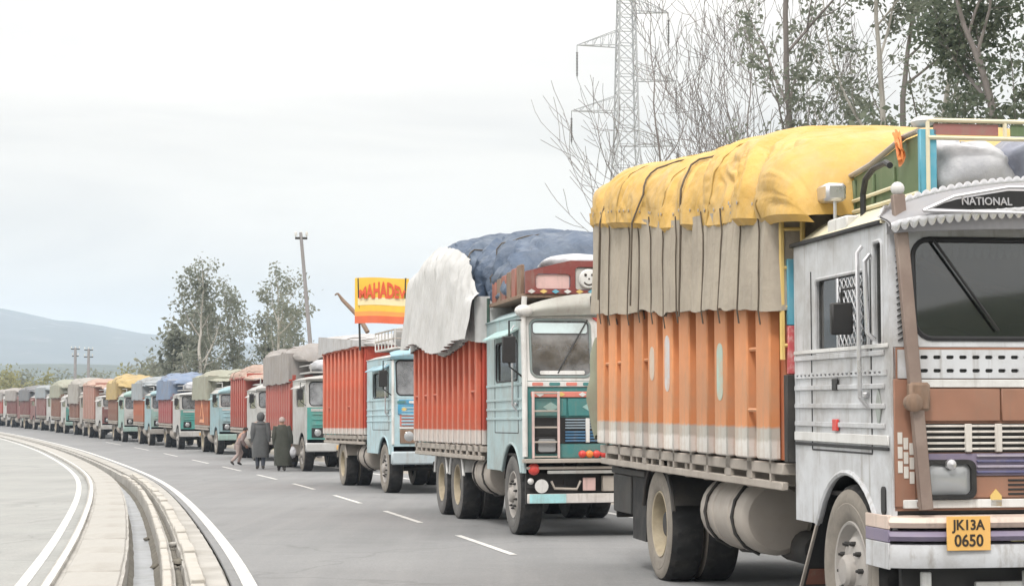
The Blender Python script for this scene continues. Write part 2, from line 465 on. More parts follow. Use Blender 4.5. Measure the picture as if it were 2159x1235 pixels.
def ground_mat():
    m, n, l, b = _nt('field_ground'); t = n.new("ShaderNodeTexCoord"); v = t.outputs["Object"]
    o = _mix(n, l, _range(n, l, _noise(n, l, v, .035, 6), .4, .62, 0, 1), (.16, .17, .075), (.24, .225, .12))
    o = _mix(n, l, _range(n, l, _noise(n, l, v, .9, 6), .45, .7, 0, .6), o, (.30, .27, .21))
    l.new(o, b.inputs["Base Color"]); b.inputs["Roughness"].default_value = .95
    return m
def asphalt_mat(name, c, patch):
    m, n, l, b = _nt(name); t = n.new("ShaderNodeTexCoord"); v = t.outputs["Object"]
    o = _mix(n, l, _range(n, l, _noise(n, l, v, .35, 6, .6), .35, .7, 0, 1), _scl(c, .88), _scl(c, 1.10))
    q = n.new("ShaderNodeMapping"); q.inputs["Rotation"].default_value = (0, 0, R(-13)); q.inputs["Scale"].default_value = (1.6, .05, 1); l.new(v, q.inputs[0])
    o = _mix(n, l, _range(n, l, _noise(n, l, q.outputs[0], 1.5, 4), .42, .7, 0, .5), o, patch)     # wheel tracks
    o = _mix(n, l, _range(n, l, _noise(n, l, v, 38, 4), .35, .75, 0, .6), o, _scl(c, .62))          # aggregate
    o = _mix(n, l, _range(n, l, _noise(n, l, v, .16, 7, .7), .54, .72, 0, .55), o, _scl(c, .66))            # oil and dirt stains
    o = _mix(n, l, _range(n, l, _noise(n, l, v, 2.6, 7, .7), .55, .75, 0, .35), o, _scl(c, 1.2))
    wv = n.new("ShaderNodeTexNoise"); wv.inputs["Scale"].default_value = .8; wv.inputs["Detail"].default_value = 5; l.new(v, wv.inputs["Vector"])
    ad = n.new("ShaderNodeVectorMath"); ad.operation = 'MULTIPLY_ADD'; l.new(wv.outputs["Color"], ad.inputs[0]); ad.inputs[1].default_value = (1.8, 1.8, 0); l.new(v, ad.inputs[2])
    vc = n.new("ShaderNodeTexVoronoi"); vc.feature = 'DISTANCE_TO_EDGE'; vc.inputs["Scale"].default_value = .22; l.new(ad.outputs[0], vc.inputs["Vector"])
    o = _mix(n, l, _range(n, l, vc.outputs["Distance"], .001, .007, .30, 0), o, _scl(c, .4))                      # cracks
    l.new(o, b.inputs["Base Color"]); b.inputs["Roughness"].default_value = .85
    bp = n.new("ShaderNodeBump"); bp.inputs["Strength"].default_value = .25; bp.inputs["Distance"].default_value = .01
    l.new(_noise(n, l, v, 70, 3), bp.inputs["Height"]); l.new(bp.outputs[0], b.inputs["Normal"])
    return m
M['ground'] = ground_mat()
M['asphalt'] = asphalt_mat('worn_asphalt', (.205, .208, .212), (.268, .268, .268))
M['asphalt_left'] = asphalt_mat('pale_asphalt', (.29, .295, .285), (.35, .345, .335))
M['concrete'] = mat('median_concrete', (.36, .348, .325), .85, .16, 1.2, (.21, .195, .17), .85, 1.1, bump=.25, bs=25)
M['concrete_pale'] = mat('pale_concrete', (.43, .41, .375), .85, .14, 1.5, (.25, .23, .19), .75, 1.6, bump=.25, bs=25)
M['wet'] = mat('drain_screed', (.33, .345, .365), .5, .15, 1.3, (.13, .12, .105), .8, 1.6)
M['soil'] = mat('dark_soil', (.13, .12, .10), .95, .25, 5, (.28, .26, .22), .5, 3, bump=.5, bs=12)
M['road_paint'] = mat('white_road_paint', (.60, .595, .575), .7, .10, 2, (.27, .265, .26), .95, 5.5)
M['gravel'] = mat('roadside_gravel', (.30, .275, .235), .95, .2, 3, (.2, .19, .15), .5, .8, bump=.5, bs=30)

gy = [-400, -200, -80, -30, 0, 5, 13, 17.5, 24, 31, 39, 48, 57, 73, 90, 120, 154, 220, 300, 450, 600, 1000, 4500]
gx = [-4500, -300, -60, 0, 60, 300, 4500]
mb = MB(); mb.add([(x, y, rz(y) - .42) for y in gy for x in gx], [(j*7 + i, j*7 + i + 1, j*7 + i + 8, j*7 + i + 7) for j in range(len(gy) - 1) for i in range(6)])
tag(mk('ground', mb, M['ground']), kind='structure')
surf('left_carriageway', [(-13.5, -.45), (-10.4, -.02), (-6, .01), (-1.78, 0)], M['asphalt_left'])
surf('right_carriageway', [(-.16, -.02), (-.155, 0), (3, .012), (7.2, 0)], M['asphalt'])
surf('road_shoulder', [(7.2, -.004), (9.2, -.05), (12.5, -.45)], M['gravel'])
med = surf('median', [(-1.78, -.02), (-1.775, .06), (-1.755, .075), (-1.675, .075), (-1.67, .04), (-1.40, .045), (-1.10, .04), (-1.095, -.26), (-.76, -.26), (-.755, .0), (-.64, -.005), (-.63, -.12), (-.56, -.12), (-.55, .01), (-.20, .015), (-.19, -.05), (-.16, -.05)], M['concrete'], jit=.011)
mk('drain_floor', ribbon([(-1.09, -.245), (-.93, -.25), (-.765, -.245)], -30, 200), M['wet'], med)
mk('soil_strip', ribbon([(-.628, -.08), (-.595, -.07), (-.562, -.08)], -30, 200), M['soil'], med)
mk('soil_strip', ribbon([(-1.094, -.20), (-1.06, -.225), (-1.03, -.252)], -30, 200, .012), M['soil'], med)
mk('soil_strip', ribbon([(-.83, -.252), (-.79, -.22), (-.757, -.19)], -30, 200, .012), M['soil'], med)
mk('painted_kerb_top', ribbon([(-1.748, .083), (-1.682, .083)], -30, 240), mat('worn_kerb_paint', (.56, .555, .54), .8, .12, 2, (.33, .32, .29), .9, 5), med)
def kerb_run(name, d, w, h0, h1, L, gap, Y0, Y1, m, jit):
    me = None; y = Y0; k = 0
    while y < Y1:
        p, q = on(y, d), on(y + L - gap, d); t = (q - p)
        if me is None: me = mesh_of(name, MB().box(-w/2, w/2, -.5, .5, h0, h1, .012), m)
        ob = mk(name, me, m, med, (p + q) / 2 + Vector((0, 0, rnd.uniform(-jit, jit))))
        ob.rotation_euler = (math.atan2(t.z, Vector((t.x, t.y)).length), 0, -math.atan2(t.x, t.y) + rnd.uniform(-jit, jit) * .6)
        ob.scale = (1, t.length, 1)
        y += L; k += 1
kerb_run('kerb_block', -.715, .085, -.04, .055, 1.0, .025, 14, 52, M['concrete_pale'], .016)
kerb_run('kerb_block', -.465, .13, -.02, .075, 1.2, .05, 14, 52, M['concrete_pale'], .022)
kerb_run('median_slab', -1.38, .50, -.03, .06, 2.4, .02, 13, 80, M['concrete'], .007)
STL = ['pale stone on the drain floor nearest the camera', 'dark stone on the right of the drain floor near the camera', 'pale stone against the left drain wall, third from the camera', 'dark stone against the right drain wall', 'pale stone midway along the visible drain floor', 'dark stone on the drain floor beyond the midway pale one', 'pale stone farthest along the drain floor', 'dark stone in the soil strip between the kerb blocks, nearer one', 'pale stone in the soil strip between the kerb blocks, farther one']
# rubble left lying in the drain
for k in (0, 1, 3, 5, 7, 8):
    Yk = (17.2, 18.6, 21.5, 21.8, 24.5, 27, 30, 19.6, 22.4)[k]; s = rnd.uniform(.035, .075)
    p = on(Yk, (-1.0, -.83, -1.06, -.80, -.9, -.85, -1.0, -.60, -.59)[k], -.235 if k < 7 else -.03)
    mbk = MB(); mbk.grid(lambda a, b: Vector((math.cos(2*math.pi*a)*math.sin(math.pi*(.01+.98*b)), math.sin(2*math.pi*a)*math.sin(math.pi*(.01+.98*b)), -.6*math.cos(math.pi*b))) * s * (1 + .5*noise.noise(Vector((a*3+k, b*3, k)))), 8, 5, True)
    tag(mk('stone', mbk, M['soil'] if k % 2 else M['concrete'], None, p + Vector((0, 0, s * .45)), 60), STL[k], 'stone', 'stones in the median drain')

def line(name, d0, d1, a, b): return mk(name, ribbon([(d0, .004), (d1, .004)], a, b), M['road_paint'])
tag(line('edge_line', -2.03, -1.925, -30, 280), kind='structure')
tag(line('edge_line', -.065, .06, -30, 280), kind='structure')
tag(line('edge_line', 6.25, 6.38, -30, 280), kind='structure')
y = 15.2
for a, b in ((10.5, 14.5), (19.7, 23.2), (26.2, 29.8), (32.8, 36.6), (40, 44), (47.5, 52), (56, 61), (65, 70), (75, 80), (86, 92), (98, 105)):
    mbl = ribbon([(2.88, .016), (2.965, .016)], a, b); tag(mk('lane_dash', mbl, M['road_paint']), kind='structure')

# ------------------------------------------------------------------ hills
def hill(name, knots, Y0, Y1, yr, m, amp, nz, seed, nx=90, ny=26):
    f = hermite(knots); x0, x1 = knots[0][0], knots[-1][0]
    def fn(a, b):
        X = x0 + (x1 - x0) * a; Y = Y0 + (Y1 - Y0) * b
        s = math.sin(math.pi * min(1, max(0, (Y - Y0) / (2 * (yr - Y0)) if Y < yr else .5 + (Y - yr) / (2 * (Y1 - yr)))))
        n = noise.fractal(Vector((X * nz, Y * nz, seed)), 1.0, 2.1, 5)
        return Vector((X, Y, -5.6 + (f(X) + 5.6) * s * (1 + amp * n * (1.15 - s)) + amp * 4 * n * s))
    mb = MB(); mb.grid(fn, nx, ny)
    return tag(mk(name, mb, m, sharp=180), kind='structure')
def hill_mat(name, a, b2, c2, s):
    m, n, l, b = _nt(name); t = n.new("ShaderNodeTexCoord"); v = t.outputs["Object"]
    o = _mix(n, l, _range(n, l, _noise(n, l, v, s, 8, .65), .4, .62, 0, 1), a, b2)
    o = _mix(n, l, _range(n, l, _noise(n, l, v, s * 3.1, 6), .58, .68, 0, .8), o, c2)
    l.new(o, b.inputs["Base Color"]); b.inputs["Roughness"].default_value = .95
    return m
kx = lambda px, D: (px - 1079.5) / FPX * D
kz = lambda py, D: CAMZ + (801 - py) / FPX * D
D = 3000
hill('hills', [(-2600, 104), (-1500, 108), (kx(-120, D), kz(648, D)), (kx(0, D), kz(651, D)), (kx(60, D), kz(664, D)), (kx(110, D), kz(675, D)), (kx(165, D), kz(679, D)), (kx(230, D), kz(690, D)), (kx(290, D), kz(702, D)), (kx(370, D), kz(707, D)), (kx(480, D), kz(718, D)), (kx(640, D), kz(735, D)), (kx(900, D), kz(760, D)), (900, 20), (2600, 30)],
     2250, 4200, D, hill_mat('far_hill_scrub', (.055, .06, .058), (.10, .10, .10), (.19, .185, .18), .006), .10, .004, 3.1, 160, 30)
D = 1500
hill('foothills', [(-1500, 16), (-900, 14), (kx(0, D), kz(768, D)), (kx(150, D), kz(766, D)), (kx(300, D), kz(772, D)), (kx(420, D), kz(781, D)), (kx(700, D), kz(786, D)), (500, 5), (1500, 6)],
     1150, 1900, D, hill_mat('foothill_woods', (.035, .045, .035), (.06, .07, .05), (.10, .105, .07), .02), .20, .012, 7.7, 120, 18)
hill('hill_opposite', [(-260, 6), (-120, 8), (-40, 12), (10, 20), (70, 33), (130, 43), (170, 51), (300, 66)], -330, -120, -230, hill_mat('near_hill_scrub', (.035, .05, .022), (.07, .08, .04), (.10, .09, .06), .08), .12, .03, 1.7, 60, 16)
# ------------------------------------------------------------------ wheels
def tyre_mb(dual=False):
    mb = MB()
    pr = [(.30, .135), (.335, .150), (.42, .158), (.475, .150), (.503, .128), (.515, .10), (.518, 0), (.515, -.10), (.503, -.128), (.475, -.15), (.42, -.158), (.335, -.15), (.30, -.135)]
    return pr
WM = {}
def wheel_meshes():
    n = 96
    tread = [(.488, .140), (.506, .122), (.517, .095), (.519, .05), (.519, -.05), (.517, -.095), (.506, -.122), (.488, -.140)]
    def lug(i, j):
        return -.016 if (j % 4 == 0 and (i in (1, 2, 5, 6))) or ((j + 2) % 4 == 0 and i in (3, 4)) else 0
    mb = MB(); mb.lathe(tread, n=n, mod=lug, cap=False); WM['tyre'] = mesh_of('tyre', mb, M['rubber'], 30)
    sw = [(.486, .1405), (.46, .152), (.42, .158), (.405, .155), (.40, .158), (.35, .152), (.312, .142), (.295, .128), (.285, .10)]
    mb = MB(); mb.lathe(sw, n=48, cap=False); mb.lathe([(r, -a) for r, a in sw[::-1]], n=48, cap=False)
    WM['side'] = mesh_of('sidewall', mb, M['sidewall'], 30)
    WM['side2'] = mesh_of('sidewall', mb, M['sidewall_dark'], 30)
    mb = MB(); mb.lathe([(.300, .128), (.292, .142), (.278, .138), (.262, .10), (.245, .075), (.225, .085), (.19, .12), (.15, .135), (.10, .14), (.095, .175), (.075, .195), (.04, .20), (0.0, .20)], n=40, cap=False); mb.lathe([(.29, -.1), (.28, -.13), (.0, -.12)], n=24, cap=False)
    WM['rim_f'] = mesh_of('rim', mb, M['rim_grey'], 35)
    mb = MB(); mb.lathe([(.300, .128), (.292, .142), (.280, .136), (.268, .06), (.26, -.06), (.25, -.09), (0, -.11)], n=40, cap=False); mb.lathe([(.29, -.1), (.28, -.13), (0, -.12)], n=24, cap=False)
    WM['rim_r'] = mesh_of('rim', mb, M['rim'], 35)
    mb = MB(); mb.lathe([(.235, -.085), (.16, -.10), (.155, -.03), (.14, .05), (.10, .085), (.05, .09), (0, .09)], n=28, cap=False); WM['hub'] = mesh_of('hub', mb, M['steel_dark'], 35)
    mb = MB(); mb.lathe([(.017, -.03), (.017, .018), (.010, .022), (.010, .034), (0, .034)], n=6); WM['nut'] = mesh_of('wheel_nut', mb, M['steel_dark'], 20)
def wheel(root, x, y, front, lod, dusty=True, inner=False):
    if not WM: wheel_meshes()
    w = mk('wheel', WM['tyre'], None, root, (x, y, .512))
    if x < 0: w.rotation_euler = (0, 0, R(180))
    w.rotation_euler.x = rnd.uniform(0, 6)
    mk('sidewall', WM['side' if dusty else 'side2'], None, w)
    if inner: return w
    mk('rim', WM['rim_f' if front else 'rim_r'], None, w)
    if not front: mk('hub', WM['hub'], None, w)
    if lod <= 1:
        k = 10
        for i in range(k):
            a = 2 * math.pi * i / k; r = .168 if front else .195
            mk('wheel_nut', WM['nut'], None, w, ((.135 if front else -.07), r * math.cos(a), r * math.sin(a)))
    return w

def truck_matrix(contact, th, wb, front=True, hw=1.12):
    f = Vector((math.sin(th), -math.cos(th), 0)); lat = Vector((math.cos(th), math.sin(th), 0))
    p = Vector((contact[0], contact[1], 0)); rear = p - f * wb if front else p
    o = rear + lat * hw; o.z = rz(o.y)
    q = o + f * wb; y = (Vector((q.x, q.y, rz(q.y))) - o).normalized()
    x = -lat; z = x.cross(y).normalized(); x = y.cross(z)
    return Matrix(((x.x, y.x, z.x, o.x), (x.y, y.y, z.y, o.y), (x.z, y.z, z.z, o.z), (0, 0, 0, 1)))

# ------------------------------------------------------------------ lorry
def lorry(S):
    lod = S['lod']; wb = S['wb']; y0, y1 = S['cab']; b0, b1 = S['body']; bh = S['bh']; bz = S.get('bz', 1.2)
    root = empty('lorry', S['mat4']); tag(root, S['label'], 'lorry', 'lorries queued along the road')
    m = S['m']; hw = 1.14; zt = S.get('eave', 2.68); zs = S.get('sill', 1.93); zb = .80
    P = lambda name, mb, mm, parent=root, **k: mk(name, mb, mm, parent, **k)
    # chassis and running gear
    mb = MB()
    for s in (-1, 1): mb.box(s*.40 - .045, s*.40 + .045, b0 + .15, y1 - .1, .72, .96)
    for yy in [b0 + .3 + k * 1.1 for k in range(int((y1 - b0 - .6) / 1.1))]: mb.box(-.36, .36, yy, yy + .08, .78, .92)
    P('chassis', mb, M['steel_dark'])
    axles = [0.0] + ([-1.36] if S.get('tandem') else [])
    for k, yy in enumerate(axles + [wb]):
        mb = MB(); mb.lathe([(.065, -.95), (.075, -.3), (.19, -.16), (.21, 0), (.19, .16), (.075, .3), (.065, .95)] if k < len(axles) else [(.05, -.95), (.05, .95)], (0, yy, .50), 'x', 16)
        for s in (-1, 1):
            for q in range(4): mb.box(s*.46 - .04, s*.46 + .04, yy - .62 + q*.1, yy + .62 - q*.1, .575 + q*.022, .595 + q*.022, .003)
        P('axle', mb, M['steel_dark'])
    dn = S.get('dusty', True)
    for s in (-1, 1):
        w_ = wheel(root, s * .985, wb, True, lod if s > 0 else 2, dn); k_ = S.get('wheel_scale', 1.0); w_.scale = (1, k_, k_); w_.location.z *= k_
        for yy in axles:
            wheel(root, s * .975, yy, False, lod if s > 0 else 2, dn); wheel(root, s * .645, yy, False, 2, dn, True)
    # fuel tank
    ta, tb = S.get('tank', (wb * .36, wb * .36 + 1.15))
    mb = MB(); L = tb - ta
    mb.lathe([(0, 0), (.24, .01), (.275, .04), (.285, .06), (.285, L*.30), (.297, L*.31), (.297, L*.35), (.285, L*.36), (.285, L*.64), (.297, L*.65), (.297, L*.69), (.285, L*.70), (.285, L - .06), (.275, L - .04), (.24, L - .01), (0, L)], (.84, ta, .72), 'y', 28)
    tk = P('fuel_tank', mb, M['tank'])
    if lod <= 1:
        mb = MB(); mb.lathe([(.05, 0), (.05, .06), (.06, .06), (.06, .085), (0, .085)], (.95, ta + L*.8, .97), 'z', 14); mk('filler_cap', mb, M['steel_dark'], tk)
        for q in (.2, .8):
            mb = MB(); mb.tube([(.84 + .30*math.cos(a), ta + L*q, .72 + .30*math.sin(a)) for a in [R(200 - 25*i) for i in range(12)]], .014, 6); mk('strap', mb, M['steel_dark'], tk)
        mb = MB(); mb.box(-1.05, -.5, wb*.45, wb*.45 + .7, .55, .95, .02); P('battery_box', mb, M['steel_dark'])
        mb = MB(); mb.tube([(.45, wb - .9, .62), (.62, wb*.5, .52), (.75, wb*.42, .45), (.78, wb*.3, .42)], .045, 10); mb.lathe([(0, 0), (.12, .01), (.13, .05), (.13, .6), (.1, .66), (0, .67)], (.62, wb*.45, .50), 'y', 16); P('exhaust', mb, M['steel_dark'])
    # ---------------- cab
    cx = hw - .015; rake = S.get('rake', .11)
    L = y1 - y0; ar = .66; az = .50
    arch = [(wb + ar*math.cos(R(a)), az + ar*math.sin(R(a))) for a in range(27, 158, 10)]
    arch = [(yy, max(zb, zz)) for yy, zz in arch if yy < y1 - .03]
    outer = [(y1, zb)] if arch[0][0] < y1 - .04 else []
    outer = outer + arch + [(max(y0 + .01, wb - ar - .02), zb), (y0, zb), (y0, zt), (y1 - rake, zt), (y1, zs)]
    dw = S.get('doorwin', (y0 + .28*L, y1 - .36, zs + .02, zt - .30))
    hole = rr(*dw, .05)
    holes = [hole]; qw = None
    if S.get('quarter'): qw = rr(*S['quarter'], .04); holes.append(qw)
    for s in (1, -1):
        mb = MB(); mb.plate(outer, holes, (s*cx, 0, 0), (0, 1, 0), (0, 0, 1), .03)
        cs = P('cab_side', mb, m['side'])
        for h in holes:
            mb = MB(); mb.plate(h, (), (s*(cx - .012), 0, 0), (0, 1, 0), (0, 0, 1), .008); mk('window', mb, m.get('glass_side', M['glass_side']), cs)
            if lod <= 1:
                mb = MB(); mb.tube([(s*(cx + .014), a, b) for a, b in h + h[:1]], .013, 6, False); mk('window_frame', mb, m.get('wframe', M['gasket']), cs)
        if s > 0 or lod <= 1:
            if lod <= 1:
                mb = MB()
                mb.tube([(s*(cx + .0152), dw[0] - .09, zt - .2), (s*(cx + .0152), dw[0] - .09, zs - .64)], .006, 5); mb.tube([(s*(cx + .0152), dw[1] + .05, zt - .2), (s*(cx + .0152), dw[1] + .05, zs - .64)], .006, 5); mb.tube([(s*(cx + .0152), dw[0] - .09, zs - .64), (s*(cx + .0152), dw[1] + .05, zs - .64)], .006, 5)
                mk('door_seam', mb, M['gasket'], cs)
                for zz in S.get('ribs', (zs - .03, zs - .22, zs - .34, zs - .46)):
                    mb = MB(); mb.box(s*(cx + .014), s*(cx + .030), y0 + .03, y1 - .10, zz - .016, zz + .016, .007); mk('door_rib', mb, m['side'], cs)
                mb = MB(); mb.box(s*(cx + .014), s*(cx + .045), dw[1] - .10, dw[1] + .01, zs - .30, zs - .265, .008); mk('door_handle', mb, M['chrome'], cs)
                # mudguard lip
                mb = MB(); mb.tube([(s*(cx + .016), a, b) for a, b in arch], .020, 6); mk('mudguard_lip', mb, m['side'], cs)
                mb = MB(); mb.tube([(s*(cx + .05), dw[1] + .0, zt - .12), (s*(cx + .085), dw[1] + .01, zt - .16), (s*(cx + .085), dw[1] + .03, zs - .30), (s*(cx + .03), dw[1] + .03, zs - .36)], .014, 8); mk('grab_rail', mb, M['chrome'], cs)
            if S.get('face') == 'own' and lod == 0: continue
            mb = MB(); mb.plate([(0, 0), (.17, -.10), (.17, -.12), (0, -.03)], (), (s*(cx + .016), (dw[0] + dw[1])/2, dw[3] + .16), (s, 0, 0), (0, 0, 1), dw[1] - dw[0] + .16); mk('rain_shade', mb, m.get('trim', m['side']), cs)
    # wheel housings so that the arch is dark inside
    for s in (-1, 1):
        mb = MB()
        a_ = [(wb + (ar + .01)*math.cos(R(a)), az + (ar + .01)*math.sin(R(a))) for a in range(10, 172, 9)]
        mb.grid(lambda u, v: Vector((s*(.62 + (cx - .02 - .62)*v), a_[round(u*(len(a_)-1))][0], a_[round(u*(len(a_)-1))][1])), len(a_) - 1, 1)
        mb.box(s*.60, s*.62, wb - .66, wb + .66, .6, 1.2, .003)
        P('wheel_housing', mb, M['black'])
    # lower front
    zl = .96
    mb = MB(); mb.plate([(-cx, zl), (cx, zl), (cx, zs), (-cx, zs)], (), (0, y1 - .012, 0), (-1, 0, 0), (0, 0, 1), .024); fp = P('front_panel', mb, m['front'])
    # windscreen frame
    rk = Vector((0, -rake, zt - zs)); vh = rk.length; rv = rk.normalized()
    split = S.get('split', True); mg = S.get('margin', .10); top = vh - S.get('topgap', .07)
    wins = [rr(-hw + mg, -S.get('mid', .10), .05, top, .09), rr(S.get('mid', .10), hw - mg, .05, top, .09)] if split else [rr(-hw + mg, hw - mg, .05, top, .11)]
    o = (0, y1 - .012, zs)
    mb = MB(); mb.plate([(-cx, .0015), (cx, .0015), (cx, vh), (-cx, vh)], wins, o, (-1, 0, 0), rv, .03); wf = P('windscreen_frame', mb, m.get('frame', m['side']))
    wn_ = Vector((-1, 0, 0)).cross(rv)
    for h in wins:
        mb = MB(); mb.plate(h, (), Vector(o) + wn_*(-.008), (-1, 0, 0), rv, .008); mk('windscreen', mb, m.get('glass', M['glass']), wf)
        mb = MB(); mb.tube([Vector(o) + Vector((-1, 0, 0))*a + rv*b + wn_*.013 for a, b in h + h[:1]], .017, 6, False); mk('windscreen_seal', mb, m.get('seal', M['gasket']), wf)
        if lod <= 1:
            cxm = (h[0][0] + h[10][0]) / 2
            for q, q2 in (((-.86, -.52), (.0, .34)) if not split else ((cxm + .35, cxm),)):
                mb = MB(); p0 = Vector(o) + Vector((-1, 0, 0))*q + rv*(top - .0) + wn_*.03; p1 = Vector(o) + Vector((-1, 0, 0))*q2 + rv*(.18) + wn_*.028
                mb.tube([p0, p1], .009, 6); d = (p1 - p0).normalized(); mb.bar(p0 + d*.22, p1 + d*.10, .010, .014); mk('wiper', mb, M['black'], wf)
    # roof, back, floor
    cr_ = S.get('crown', .14)
    mb = MB()
    def roof(u, v):
        x = -hw - .012 + 2*(hw + .012)*u; e = max(0, math.sin(math.pi*u))**S.get('roofexp', .55) * min(1, math.sin(math.pi*min(.5, .5*v/.12))) * min(1, math.sin(math.pi*min(.5, .5*(1-v)/.2)) + .45)
        return Vector((x, y0 - .005 + (y1 - .09 - y0 + .01)*v, zt + .012 + cr_*e))
    mb.grid(roof, 16, 12); mb.box(-hw - .02, hw + .02, y0 - .01, y1 - .085, zt - .002, zt + .014, .005)
    rf = P('cab_roof', mb, m.get('roof', M['cream']))
    mb = MB(); mb.box(-cx + .02, cx - .02, y0 - .012, y0 + .012, zb, zt - .01, .004); mb.box(-cx + .02, cx - .02, y0 + .02, y1 - .04, zb + .20, zb + .23, .004); P('cab_back', mb, M['inside'])
    if lod <= 1:
        for xx in (.55, -.55):
            mb = MB(); mb.box(xx - .27, xx + .27, y0 + .35, y0 + .85, zs - .62, zs - .46, .05); mb.box(xx - .25, xx + .25, y0 + .25, y0 + .37, zs - .46, zs + .22, .05); P('seat', mb, M['sack_dark'])
        mb = MB(); mb.lathe([(.235 + .016*math.cos(a), .016*math.sin(a)) for a in [R(60*k) for k in range(7)]], (0, 0, 0), 'z', 24); mb.bar((-.22, 0, 0), (.22, 0, 0), .03, .015); mb.tube([(0, 0, 0), (0, 0, -.5)], .02, 8)
        sw_ = P('steering_wheel', mb, M['black'], loc=(.55, y1 - .55, zs + .02)); sw_.rotation_euler = (R(-35), 0, 0)
        mb = MB(); mb.box(-cx + .03, cx - .03, y1 - .42, y1 - .06, zs - .14, zs - .05, .03); P('dashboard', mb, M['inside'])
    # visor over the windscreen
    vh0, vh1, vd = S.get('visor', (zt - .04, zt + .13, .16)); va = S.get('visor_arch', .12)
    mb = MB()
    def vis(u, v):
        x = -hw - .02 + 2*(hw + .02)*u; s = math.sin(math.pi*u)**.6
        yy = y1 - .10 + vd*math.sin(math.pi*.5*min(1, v*1.6)) * (1 - .25*abs(2*u - 1)**4)
        return Vector((x, yy - (.10*max(0, v - .6)), vh1 + va*s + (vh0 - vh1 - va*s*.85)*v))
    mb.grid(vis, 24, 8); mb.grid(lambda u, v: vis(1 - u, v) + Vector((0, -.05, .0)), 24, 8)
    vz = P('visor', mb, m.get('visor', m['side']))
    # headlights, grille, bumper, plate
    if S.get('face', 'plain') == 'plain':
        for s in (-1, 1):
            mb = MB(); mb.box(s*.62, s*.98, y1 - .01, y1 + .03, 1.02, 1.30, .03); hl = P('headlight', mb, m.get('lampbox', M['black']))
            mb = MB(); mb.lathe([(.0, .03), (.07, .022), (.105, 0)], (s*.80, y1 + .028, 1.16), 'y', 20); mk('lens', mb, M['lens'], hl)
        gz0, gz1 = 1.36, zs - .16; nsl = 6 if lod <= 1 else 3
        mb = MB(); mb.box(-.98, .98, y1 - .004, y1 + .012, gz0, gz1, .004); gp_ = P('grille', mb, m.get('grille', m['front']))
        for k in range(nsl):
            z = gz0 + .04 + (gz1 - gz0 - .08)*k/(nsl - 1); mb = MB(); mb.box(-.95, .95, y1 + .010, y1 + .035, z - .018, z + .018, .006); mk('grille_slat', mb, m.get('slat', m['front']), gp_)
        mb = MB(); mb.box(-1.0, 1.0, y1 - .002, y1 + .015, zs - .12, zs - .035, .004); P('waist_band', mb, m.get('band', M['white']))
        mb = MB(); mb.box(-1.17, 1.17, y1 + .0, y1 + .13, .60, .86, .03); bp_ = P('bumper', mb, m.get('bumper', M['white']))
        mb = MB(); mb.box(-.26, .26, y1 + .131, y1 + .139, .66, .79, .004); mk('number_plate', mb, M['plate'], bp_)
        mb = MB()
        for s in (-1, 1): mb.box(s*.35, s*.43, y1 - .4, y1 + .02, .66, .86)
        mk('bumper_bracket', mb, M['steel_dark'], bp_)
    if lod <= 2 and S.get('mirror', True):
        for s in (1, -1):
            mb = MB(); mb.tube([(s*cx, y1 - .06, zt - .06), (s*(cx + .20), y1 + .03, zt - .08), (s*(cx + .20), y1 + .03, zs + .18), (s*cx, y1 - .05, zs + .04)], .012, 6); mr = P('mirror_arm', mb, M['black'])
            mb = MB(); mb.box(s*(cx + .12), s*(cx + .29), y1 + .01, y1 + .06, zs + .22, zs + .55, .02); mk('mirror', mb, M['black'], mr)
    # ---------------- load body
    bw = 1.17
    mb = MB(); mb.box(-bw - .03, bw + .03, b0, b1, bz - .10, bz - .02)
    for yy in [b0 + .25 + k*.62 for k in range(int((b1 - b0 - .3)/.62))]: mb.box(-bw, bw, yy, yy + .07, bz - .22, bz - .10)
    P('load_bed', mb, M['bed'])
    nb = S.get('bays', 11); pit = (b1 - b0) / nb
    for s in (1, -1):
        near = s > 0
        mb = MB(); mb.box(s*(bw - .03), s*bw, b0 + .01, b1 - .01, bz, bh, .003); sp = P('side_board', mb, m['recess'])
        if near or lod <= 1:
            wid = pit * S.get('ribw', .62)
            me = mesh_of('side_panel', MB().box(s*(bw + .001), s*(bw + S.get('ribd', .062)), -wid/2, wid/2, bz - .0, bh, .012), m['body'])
            if lod <= 2:
                for k in range(nb): mk('side_panel', me, None, sp, (0, b0 + pit*(k + .5), 0))
            else:
                mbx = MB()
                for k in range(nb): y_ = b0 + pit*(k + .5); mbx.box(s*(bw + .001), s*(bw + .05), y_ - wid/2, y_ + wid/2, bz, bh)
                mk('side_panel', mbx, m['body'], sp)
            mb = MB(); mb.box(s*(bw - .04), s*(bw + .075), b0, b1, bh + .002, bh + .06, .01); mk('top_rail', mb, m.get('rail', m['body']), sp)
            # lower side rail and the stubs that carry it
            mb = MB(); mb.box(s*(bw - .02), s*(bw + .03), b0 + .02, b1 - .02, bz - .21, bz - .15, .008); sr = P('side_rail', mb, M['bed'])
            rs_ = random.Random(int(b0*100) + nb)
            for k in range(nb if lod <= 2 else 0):
                y_ = b0 + pit*(k + .5) + rs_.uniform(-.05, .05); w1 = rs_.choice((.03, .04, .075)); w2 = w1*rs_.choice((1, 1, .35))
                mb = MB(); mb.plate([(y_ - w2, bz - .149), (y_ + w1, bz - .149), (y_ + w1*.8, bz - .003), (y_ - w1*.8, bz - .003)], (), (s*(bw + .016), 0, 0), (0, 1, 0), (0, 0, 1), .028)
                mk('stake_stub', mb, m.get('stub', M['bed']), sr)
            if lod <= 1:
                for k in S.get('rungs', ()):
                    y_ = b0 + pit*k
                    for zz in S.get('rungz', (bz + .62,)): mb = MB(); mb.tube([(s*(bw + .055), y_ - pit*.32, zz), (s*(bw + .055), y_ + pit*.32, zz)], .016, 6); mk('rung', mb, m['body'], sp)
